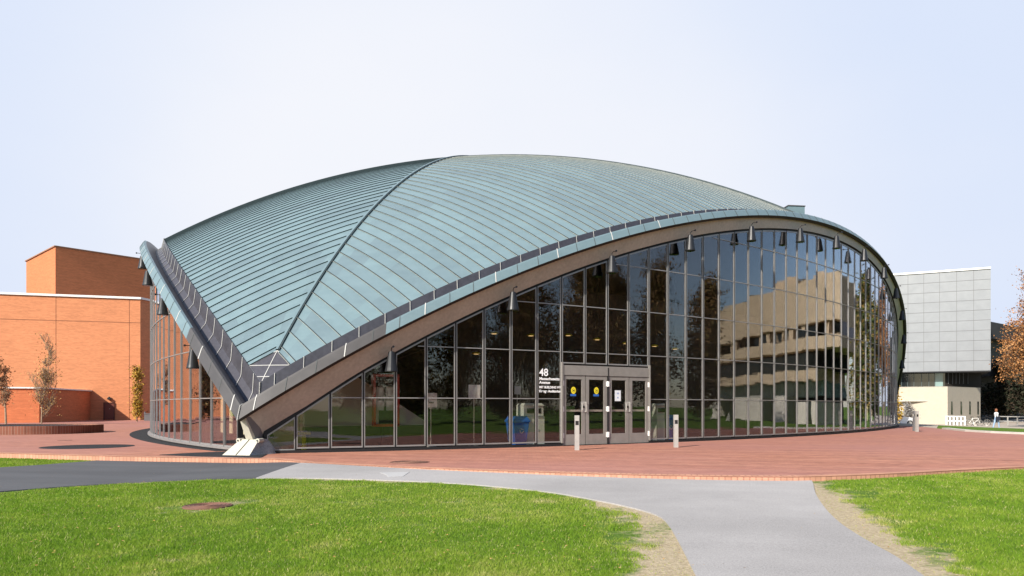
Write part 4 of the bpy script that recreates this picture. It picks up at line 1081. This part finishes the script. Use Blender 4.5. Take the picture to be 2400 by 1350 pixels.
def terrain():
    xs=np.concatenate([np.array([-3000,-1200,-500,-220,-110,-70]),np.arange(-46,36,.55),np.array([40,50,60,75,95,130,220,500,1200,3000])])
    ys=np.concatenate([np.array([-3000,-1200,-500,-220,-120,-80,-62]),np.arange(-54,-22,.55),np.arange(-22,76,4),np.array([84,110,150,250,500,1200,3000])])
    X,Y=np.meshgrid(xs,ys); Z=zg(X,Y); nx,ny=len(xs),len(ys)
    me=bpy.data.meshes.new('lawn'); V=np.stack([X.ravel(),Y.ravel(),Z.ravel()],1)
    i=np.arange(ny-1)[:,None]*nx+np.arange(nx-1)[None]; F=np.stack([i,i+1,i+1+nx,i+nx],-1).reshape(-1,4)
    me.from_pydata(V.tolist(),[],F.tolist()); me.materials.append(M['lawn'])
    a=me.attributes.new('wear','FLOAT','POINT'); a.data.foreach_set('value',wear(V[:,:2]).astype(np.float32))
    o=bpy.data.objects.new('lawn',me); COL.objects.link(o); o['kind']='structure'
terrain()
def inpoly(P,poly):
    poly=np.array(poly); x,y=P[:,0],P[:,1]; ins=np.zeros(len(P),bool); j=len(poly)-1
    for i in range(len(poly)):
        xi,yi=poly[i]; xj,yj=poly[j]
        c=((yi>y)!=(yj>y))&(x<(xj-xi)*(y-yi)/(yj-yi+1e-12)+xi); ins^=c; j=i
    return ins
def vnoise(P,s,seed):
    r=np.random.default_rng(seed); G=r.random((64,64)); q=P*s; i=np.floor(q).astype(int); f=q-i; f=f*f*(3-2*f); i%=64; i2=(i+1)%64
    return (G[i[:,0],i[:,1]]*(1-f[:,0])+G[i2[:,0],i[:,1]]*f[:,0])*(1-f[:,1])+(G[i[:,0],i2[:,1]]*(1-f[:,0])+G[i2[:,0],i2[:,1]]*f[:,0])*f[:,1]
def grass():
    n=1650000
    dep=5.6+(23-5.6)*rng.random(n)**1.55; px=-420+3240*rng.random(n)
    k=(dep/23)**.55; keep=rng.random(n)<k; dep,px=dep[keep],px[keep]; n=len(dep)
    P=CAM[:2]+FW*dep[:,None]+RT*((px-CXP)*dep/FPX)[:,None]
    ok=~inpoly(P,path_poly)&~inpoly(P,asph)&~inpoly(P,plaza_poly)
    ok&=np.linalg.norm(P-np.array(c3),axis=1)>.35
    w_=wear(P)*1.15+.95*(vnoise(P,2.3,1)*.5+vnoise(P,6.5,2)*.5-.32)
    ok&=(rng.random(n)>sm(w_,.34,.62)*.96)
    P=P[ok]; dep=dep[ok]; w_=w_[ok]; n=len(P); z=zg(P[:,0],P[:,1])
    tone=.10+.50*vnoise(P,.45,3)*vnoise(P,2.2,4)+.20*vnoise(P,6.5,14)+.24*rng.random(n)+.55*np.clip(vnoise(P,.30,5)-.55,0,1)+.35*np.clip(vnoise(P,.9,21)-.6,0,1)+.25*np.clip(vnoise(P,5.,9)-.55,0,1)
    tone+=.34*sm(w_,.30,.6); tone=np.where(rng.random(n)<.045,.93,tone); tone=np.clip(tone,0,1)
    h=(.012+.020*rng.random(n))*(1-.45*sm(w_,.35,.7))*(.8+.5*vnoise(P,1.3,6)); wd=(.0018+.00034*dep)*(.7+.6*rng.random(n))
    a=rng.random(n)*2*np.pi; tl=rng.random(n)*2*np.pi; lean=h*(.3+.9*rng.random(n))
    V=np.zeros((n,3,3)); V[:,0,0]=P[:,0]-np.cos(a)*wd; V[:,0,1]=P[:,1]-np.sin(a)*wd; V[:,1,0]=P[:,0]+np.cos(a)*wd; V[:,1,1]=P[:,1]+np.sin(a)*wd
    V[:,0,2]=V[:,1,2]=z-.004; V[:,2,0]=P[:,0]+np.cos(tl)*lean; V[:,2,1]=P[:,1]+np.sin(tl)*lean; V[:,2,2]=z+h
    me=bpy.data.meshes.new('grass'); me.vertices.add(3*n); me.vertices.foreach_set('co',V.ravel().astype(np.float32))
    me.loops.add(3*n); me.loops.foreach_set('vertex_index',np.arange(3*n,dtype=np.int32)); me.polygons.add(n); me.polygons.foreach_set('loop_start',np.arange(0,3*n,3,dtype=np.int32))
    me.update(calc_edges=True); at_=me.attributes.new('tone','FLOAT','POINT'); at_.data.foreach_set('value',np.repeat(tone,3).astype(np.float32))
    me.materials.append(M['blades']); o=bpy.data.objects.new('grass',me); COL.objects.link(o); tag(o,'short green lawn grass beside the grey path','grass',kind='stuff')
grass()

def litter():
    n=1300; dep=6+15*rng.random(n)**1.2; px=-40+2480*rng.random(n); P=CAM[:2]+FW*dep[:,None]+RT*((px-CXP)*dep/FPX)[:,None]
    k=(rng.random(n)<.12)|~(inpoly(P,path_poly)|inpoly(P,asph)|inpoly(P,plaza_poly)); P=P[k]; n=len(P); z=zg(P[:,0],P[:,1])+np.where(inpoly(P,path_poly)|inpoly(P,asph),.014,.024)
    z=np.where(inpoly(P,plaza_poly),.006,z); a=rng.random(n)*6.283; sz=.007+.012*rng.random(n)
    V=np.stack([np.stack([P[:,0]+np.cos(a+q)*sz*k_,P[:,1]+np.sin(a+q)*sz*k_,z+.008*rng.random(n)],1) for q,k_ in((0,1.),(1.57,.55),(3.14,1.),(4.71,.55))],1).reshape(-1,3)
    me=bpy.data.meshes.new('fallen_leaves'); me.from_pydata(V.tolist(),[],np.arange(4*n).reshape(-1,4).tolist()); t=me.attributes.new('tone','FLOAT','POINT'); t.data.foreach_set('value',np.repeat(rng.random(n),4).astype(np.float32))
    me.materials.append(M['leaf_pale']); o=bpy.data.objects.new('fallen_leaves',me); COL.objects.link(o); tag(o,'small pale fallen leaves scattered over the lawn and paths','leaves',kind='stuff')
# ------------------------------------------------------------------ trees
litter()
def leafmesh(name,pts,size,m,parent,seed=0,toneP=None):
    r=np.random.default_rng(seed); n=len(pts); pts=np.array(pts)
    a=r.normal(size=(n,3)); a/=np.linalg.norm(a,axis=1)[:,None]; b=r.normal(size=(n,3)); b-=a*(a*b).sum(1)[:,None]; b/=np.linalg.norm(b,axis=1)[:,None]
    s=size*(.6+.8*r.random(n))[:,None]
    V=np.stack([pts-a*s,pts+b*s*.55,pts+a*s,pts-b*s*.55],1).reshape(-1,3)
    me=bpy.data.meshes.new(name); me.from_pydata(V.tolist(),[],np.arange(4*n).reshape(-1,4).tolist())
    tone=r.random(n) if toneP is None else np.clip(toneP+.3*(r.random(n)-.5),0,1)
    t=me.attributes.new('tone','FLOAT','POINT'); t.data.foreach_set('value',np.repeat(tone,4).astype(np.float32))
    me.materials.append(m); o=bpy.data.objects.new(name,me); COL.objects.link(o); o.parent=parent; return o
def tree(label,loc,H,spread,leafm,nleaf,lsize,seed,barkm='bark',group=None,clear=.22,upright=.0,trunk=.022,even=1.6,name='tree',levels=3,fan=5,rz=0,clump=.35):
    r=random.Random(seed); t=thing(name,label,'tree',loc,rz,group)
    mb=MB(); tips=[]
    def branch(p,d,l,rad,lev):
        n=4; q=Vector(p); dd=Vector(d); pr=rad
        for i in range(n):
            dd=(dd+Vector((r.uniform(-1,1),r.uniform(-1,1),r.uniform(-.5,1)))*.16).normalized()
            if lev>0: dd=(dd+Vector((0,0,.08+upright*.2))).normalized()
            nq=q+dd*(l/n); nr=rad*(1-.75*(i+1)/n) if lev>0 else rad*(1-.8*(i+1)/n)
            mb.tube(q,nq,pr,max(nr,.006),7 if lev==0 else 5,cap=False); pr=max(nr,.006)
            if lev<levels and (lev>0 or (i+1)/n>clear):
                for k in range(fan if lev==0 else 3 if lev==1 else 2):
                    az=r.uniform(0,2*math.pi); side=dd.orthogonal().normalized(); side=Matrix.Rotation(az,3,dd)@side
                    up=.35+upright*.8+(.5*(i/n) if lev==0 else .1)
                    nd=(side+dd*up+Vector((0,0,.18+upright*.5))).normalized()
                    fr=(i+r.random())/n
                    ln=(spread*(1.05-.55*fr)*r.uniform(.75,1.15) if lev==0 else l*.52*r.uniform(.7,1.2))
                    branch(q.lerp(nq,r.random()),nd,ln,max(pr*.6,.008),lev+1)
            if lev>=max(1,levels-1): tips.append((q.lerp(nq,r.random()),lev))
            q=nq
        tips.append((q,lev))
    branch((0,0,-.05),(0,0,1),H,H*trunk,0)
    mb.build('trunk',M[barkm],t)
    rr_=np.random.default_rng(seed+5); T_=np.array([list(p) for p,_ in tips if p.z>H*clear*.7])
    dens=rr_.random(len(T_))**even; dens/=dens.sum()                    # uneven clumps
    idx=rr_.choice(len(T_),nleaf,p=dens); P=T_[idx]+rr_.normal(size=(nleaf,3))*clump*np.array([1,1,.75])
    leafmesh('crown',P,lsize,leafm,t,seed,toneP=rr_.random(len(T_))[idx])
    return t
tree('thin young tree with sparse brown leaves at the left picture edge',(*at(14,47),0),4.2,.9,M['leaf_brown'],1300,.06,21,even=.6,barkm='barkpale',group='young trees in front of the brick hall',clear=.25,upright=.4,levels=3,fan=4,clump=.2,trunk=.016)
tree('slender pale young tree with few yellowish leaves above the round planter',(*at(97,47),0),4.65,1.25,M['leaf_pale'],1300,.046,12,even=.2,barkm='barkpale',group='young trees in front of the brick hall',clear=.2,upright=.45,levels=3,fan=4,clump=.26,trunk=.010)
tree('narrow golden leaved young tree at the corner of the brick hall',(*at(321,57),0),4.0,.5,M['leaf_gold'],2900,.065,9,even=.6,barkm='barkpale',group='young trees in front of the brick hall',clear=.0,upright=.9,levels=3,fan=5,clump=.17,trunk=.014)
tree('large tree with rust orange leaves at the right picture edge',(*at(2462,66),-.8),11.4,4.6,M['leaf_rust'],42000,.08,31,'bark',clear=.25,levels=3,fan=6,clump=.32)
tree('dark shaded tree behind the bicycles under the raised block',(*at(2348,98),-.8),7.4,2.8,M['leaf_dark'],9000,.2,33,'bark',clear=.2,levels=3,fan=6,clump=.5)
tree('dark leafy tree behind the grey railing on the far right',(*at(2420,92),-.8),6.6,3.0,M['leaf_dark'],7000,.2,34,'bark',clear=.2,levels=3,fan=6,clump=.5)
tree('small yellow leaved tree peeping past the far right glass end',(*at(2098,70),-.8),3.6,.8,M['leaf_gold'],1500,.11,41,'bark',clear=.1,upright=.5,levels=2,fan=5,clump=.25)
tree('bare grey bush against the sunlit beige base wall',(*at(2132,77),-.8),1.9,.8,M['leaf_grey'],1500,.07,43,'bark',clear=.05,upright=.3,levels=3,fan=5,clump=.2,name='bush')
# trees standing around the lawn on the camera's side, seen mirrored in the glass
mir=[((44,-36),11.5,'leaf_autumn',51),((47,-27),12.5,'leaf_autumn',52),((41,-46),12.5,'leaf_autumn',53),((54,-20),12.0,'leaf_autumn',54),((57,-11),12.6,'leaf_autumn',55),((33,-56),12,'leaf_autumn',56),((22,-68),13,'leaf_autumn',57),((50,-32),12.2,'leaf_autumn',58),((46,-41),11.2,'leaf_autumn',59),((56,-25),11.8,'leaf_autumn',60),((37,-51),11.6,'leaf_autumn',61)]
protoT=None
for i,((x,y),H,lm,sd) in enumerate(mir):
    lab='brown autumn tree mirrored in the glass wall, %s of the row across the lawn'%['second','third','first','fourth','fifth','sixth','seventh','eighth','ninth','tenth','eleventh'][i]
    if i<2: o=tree(lab,(x,y,-.1),H,4.8,M[lm],26000,.13,sd,'bark','autumn trees across the lawn',clear=.12,levels=3,fan=6,clump=.5); 
    else: o=copy_tree([protoT,prev][i%2]); o['label']=lab; o.location=(x,y,-.1); o.rotation_euler=(0,0,i*1.3); o.scale=(H/12,)*3
    if i==0: protoT=o
    if i==1: prev=o
tree('green and russet tree mirrored at the right of the glass wall',(39,16,-.5),11.5,3.4,M['leaf_green'],22000,.14,61,'bark',clear=.1,levels=3,fan=6,clump=.55)
gt=[o for o in COL.objects if o.name.startswith('tree') and 'green and russet' in o.get('label','')][0]
o=copy_tree(gt); o['label']='green tree mirrored low at the far right end of the glass'; o.location=(43,27,-.6); o.rotation_euler=(0,0,2.); o.scale=(.92,)*3
for i,(x,y,k) in enumerate(((-47,-9,.7),(-52,-18,.8),(-60,-26,.85),(-50,-30,.75))):  # trees added out of view, darkening what the left glass mirrors
    o=copy_tree([protoT,prev][i%2]); o['label']='added autumn tree out of view on the left, darkening the left glass reflection, %s from brick hall'%['nearest','second','third','fourth'][i]; o.location=(x,y,-.1); o.rotation_euler=(0,0,i*2.1); o.scale=(k,)*3; o['group']='added autumn trees out of view west of the plaza'
# ------------------------------------------------------------------ concrete student building across the lawn (mirrored in the glass)
S0=np.array([94.,-4.]); S1=np.array([50.,19.]); dS=(S1-S0)/np.linalg.norm(S1-S0); nS=np.array([-dS[1],dS[0]]); nS=nS if nS@(np.array([14,-12])-S0)>0 else -nS; lS=np.linalg.norm(S1-S0)
sb=thing('concrete_building','beige concrete building with stepped balconies mirrored in the glass wall','building',(*S0,-.9))
def sbox(name,s0,s1,o0,o1,za,zb_,m): 
    a=S0+dS*s0; b=S0+dS*s1; mb=MB(); mb.prism([tuple(a+nS*o1),tuple(b+nS*o1),tuple(b+nS*o0),tuple(a+nS*o0)],za,zb_); return under(fixn(mb.build(name,m)),sb)
sbox('upper_wall',0,lS,-18,1.6,9.6,14.2,M['beigeconc']); sbox('window',0,lS,-17,-.2,8.2,9.597,M['darkglass'])
sbox('balcony',0,lS,-17,2.2,6.9,8.197,M['beigeconc']); sbox('window',0,lS-4,-17,-.6,4.9,6.897,M['darkglass'])
sbox('balcony',0,lS-6,-17,2.6,3.8,4.897,M['beigeconc']); sbox('window',0,lS-6,-17,-1.0,2.2,3.797,M['tealglass'])
for s0,s1,o in((2,9,1.2),(14,25,2.8),(30,34,2.2),(38,41,3.5),(43,44.4,4.5)): sbox('ground_wall',s0,s1,-10,o,-.9,2.197 if o<3 else 1.6,M['paleconc'])
sbox('ground_recess',0,lS-6,-17,-2,-.9,2.19,M['darkconc'])
for s0 in (2,6,10,14,18,22,26,30,34,38,42,46): sbox('fin',s0,s0+.5,-.1,1.2,8.21,9.59,M['beigeconc'])
for s0,s1,z in((24,33,16.0),(38,43,15.4),(12,17,15.2)): sbox('penthouse',s0,s1,-9,-3,14.2,z,M['beigeconc'] if s0!=12 else M['darkconc'])
# ------------------------------------------------------------------ far right street things
def railing(c0,c1,z,n,h,m,label,wd=.10):
    t=thing('railing',label,'railing',(*c0,z)); a=np.zeros(2); b=np.array(c1)-np.array(c0); mb=MB()
    for zz in (h,h*.5): mb.bar((*a,zz),(*b,zz),wd*.7,wd*.8)
    mb.build('rail',M[m],t)
    for k in range(n+1):
        p=a+(b-a)*k/n; mb=MB(); mb.box((*p,h*.5+.02),(wd,wd,h+.04)); mb.build('post',M[m],t)
railing(at(2218,79),at(2261,77),-.85,5,.95,'white','white barred barrier in front of the beige base wall',.14)
railing(at(2340,78),at(2480,72),-.85,6,.95,'steel','long grey metal railing behind the walking person')
def bicycle(c,z,rz,label,paint):
    t=thing('bicycle',label,'bicycle',(*c,z),rz,'parked bicycles at the right')
    for x in(-.52,.52):
        mb=MB(); mb.torus((x,0,.34),(0,1,0),.32,.022,24,6); w_=mb.build('wheel',M['rubber'],t)
        mb=MB(); mb.torus((x,0,.34),(0,1,0),.295,.012,24,5)
        for k in range(10): a=k*math.pi/5; mb.tube((x,0,.34),(x+.29*math.cos(a),0,.34+.29*math.sin(a)),.004,.004,4)
        mb.build('rim',M['steel'],w_)
    mb=MB(); bb=(-.08,0,.30); st=(-.22,0,.80); hd=(.36,0,.82); hb=(.40,0,.68)
    for a,b in((bb,st),(st,hd),(bb,hb),(bb,(-.52,0,.34)),((-.20,0,.74),(-.52,0,.34)),(hd,hb),(hb,(.52,0,.34)),(st,(-.24,0,.90))): mb.tube(a,b,.022,.022,6)
    mb.tube((-.08,-.09,.30),(-.08,.09,.30),.05,.05,8); mb.tube((-.5,0,.62),(-.85,0,.62),.02,.02,5); mb.build('frame',M[paint],t)
    mb=MB(); mb.path([(.46,-.28,1.02),(.38,-.24,1.05),(.36,0,1.0),(.38,.24,1.05),(.46,.28,1.02)],.014,6); mb.tube(hd,(.36,0,1.0),.016,.016,6); mb.build('handlebar',M['blackmetal'],t)
    mb=MB(); mb.hexa([(-.38,-.08,.90),(-.10,-.03,.90),(-.10,.03,.90),(-.38,.08,.90),(-.38,-.09,.96),(-.10,-.03,.95),(-.10,.03,.95),(-.38,.09,.96)]); mb.build('saddle',M['black'],t)
    return t
bicycle(at(2284,75),-.85,RAD(8),'pale bicycle parked broadside next to the white barrier','white')
bicycle(at(2300,77),-.85,RAD(-24),'dark bicycle behind the pale bicycle','blackmetal')
bicycle(at(2318,79),-.85,RAD(38),'black bicycle parked under the dark tree','blackmetal')
def car(c,z,rz):
    t=thing('parked_car','white parked car half hidden behind the glass end','car',(*c,z),rz)
    prof=[(-2.1,.30),(-2.12,.62),(-2.0,.86),(-1.75,.92),(-1.25,1.36),(.15,1.40),(.85,.96),(1.85,.80),(2.1,.62),(2.1,.28)]
    mb=MB(); n=len(prof); W=.86
    def wy(z): return W if z<.95 else W-.16*(z-.95)/.45
    vs=[(x,-wy(zz),zz) for x,zz in prof]+[(x,wy(zz),zz) for x,zz in prof]
    mb.add(vs,[tuple(range(n))[::-1],tuple(range(n,2*n))]+[(i,(i+1)%n,n+(i+1)%n,n+i) for i in range(n)]); b=fixn(mb.build('body',M['carwhite'],t))
    mb=MB()
    for sg in(-1,1): mb.add([(-1.45,sg*.868,.94),(.68,sg*.868,.94),(.10,sg*.728,1.34),(-1.2,sg*.728,1.32)],[(0,1,2,3)])
    mb.add([(.80,-.70,1.0),(.80,.70,1.0),(.21,.62,1.375),(.21,-.62,1.375)],[(0,1,2,3)]); mb.build('window',M['darkglass'],t)
    for x in(-1.3,1.3):
        for sg in(-1,1):
            mb=MB(); mb.tube((x,sg*.70,.31),(x,sg*.885,.31),.31,.31,18); w_=mb.build('wheel',M['rubber'],t); mb=MB(); mb.tube((x,sg*.886,.31),(x,sg*.90,.31),.19,.17,12); mb.build('rim',M['steel'],w_)
    for sg in(-1,1): mb=MB(); mb.box((2.09,sg*.62,.66),(.06,.3,.12)); mb.build('headlight',M['white'],t)
car(at(2092,74),-.83,-YAW+.05)
# person walking with a shoulder bag
def person(c,z,rz):
    t=tag(bpy.data.objects.new('person',None),'person with auburn hair, white top and pale blue jeans walking on the far pavement','person'); COL.objects.link(t); t.location=(*c,z); t.rotation_euler=(0,0,rz)
    J={'pel':(0,0,.94,.145,.105),'bel':(0,.0,1.08,.135,.10),'che':(0,.01,1.30,.16,.11),'neck':(0,.02,1.45,.055,.055),'hd0':(0,.04,1.55,.075,.085),'hd1':(0,.035,1.66,.08,.09)}
    for sg,n in((-1,'L'),(1,'R')):
        fwd=.16*sg
        J['hip'+n]=(sg*.10,0,.88,.10,.10); J['kne'+n]=(sg*.11,fwd*.75+.03,.50,.068,.07); J['ank'+n]=(sg*.11,fwd*1.3-.02,.09,.05,.05); J['toe'+n]=(sg*.12,fwd*1.3+.15,.04,.042,.03)
        J['sho'+n]=(sg*.19,.0,1.39,.06,.06); J['elb'+n]=(sg*.25,-fwd*.5+.0,1.12,.045,.045); J['wri'+n]=(sg*.24,-fwd*.7+.12,.92,.03,.032); J['pal'+n]=(sg*.24,-fwd*.75+.16,.85,.035,.02)
    E_=[('pel','bel'),('bel','che'),('che','neck'),('neck','hd0'),('hd0','hd1')]
    for n in 'LR': E_+=[('pel','hip'+n),('hip'+n,'kne'+n),('kne'+n,'ank'+n),('ank'+n,'toe'+n),('che','sho'+n),('sho'+n,'elb'+n),('elb'+n,'wri'+n),('wri'+n,'pal'+n)]
    for n,sg in(('L',-1),('R',1)):
        b=J['pal'+n]
        for k in range(4):
            J['f%d%s'%(k,n)]=(b[0]-sg*.005,b[1]-.02+.016*k,b[2]-.06+abs(k-1.5)*.006,.009,.009); E_.append(('pal'+n,'f%d%s'%(k,n)))
        J['th'+n]=(b[0]-sg*.01,b[1]+.05,b[2]-.015,.010,.010); E_.append(('pal'+n,'th'+n))
    ks=list(J); me=bpy.data.meshes.new('person_body'); me.from_pydata([J[k][:3] for k in ks],[(ks.index(a),ks.index(b)) for a,b in E_],[]); o=bpy.data.objects.new('body',me); COL.objects.link(o); 
    m1=o.modifiers.new('s','SKIN'); me.skin_vertices.new() if not me.skin_vertices else None
    for i,k in enumerate(ks): sv=me.skin_vertices[0].data[i]; sv.radius=J[k][3:5]; sv.use_root=(k=='pel')
    m2=o.modifiers.new('d','SUBSURF'); m2.levels=m2.render_levels=1
    bpy.context.view_layer.update(); ev=o.evaluated_get(bpy.context.evaluated_depsgraph_get()); nm=bpy.data.meshes.new_from_object(ev); bpy.data.objects.remove(o)
    for mm in('skin','shirt','jeans','shoe'): nm.materials.append(M[mm])
    for p in nm.polygons:
        c_=p.center; p.use_smooth=True
        p.material_index=3 if c_.z<.10 else 2 if c_.z<1.0 and abs(c_.x)<.215 else 1 if c_.z<1.44 and not (c_.z<1.0) else 0
    b=bpy.data.objects.new('body',nm); COL.objects.link(b); b.parent=t
    mb=MB(); mb.lathe((0,.0,1.48),[(.06,0),(.10,.03),(.115,.12),(.11,.2),(.07,.26),(.02,.275)],14); h=mb.build('hair',M['hair'],t,smooth=True)
    mb=MB()
    for sg in(-1,1): mb.lathe((sg*.032,.125,1.615),[(.004,-.008),(.012,0),(.004,.008)],8)
    mb.build('eye',M['black'],t)
    return t
pc=at(2335,64.7); person(pc,float(zg(*pc))+.012,RAD(-70))
bgp=pc+np.array([.06,-.22]); t=thing('shoulder_bag','dark navy bag carried at the hip of the walking person','bag',(*bgp,float(zg(*pc))+.72),RAD(10))
mb=MB(); mb.hexa([(-.17,-.09,0),(.17,-.09,0),(.17,.09,0),(-.17,.09,0),(-.15,-.06,.38),(.15,-.06,.38),(.15,.06,.38),(-.15,.06,.38)]); mb.build('bag_body',M['bag'],t)
mb=MB(); mb.path([(-.13,0,.36),(-.06,.08,.72),(0,.18,.74),(.13,0,.36)],.02,5); mb.build('strap',M['bag'],t)
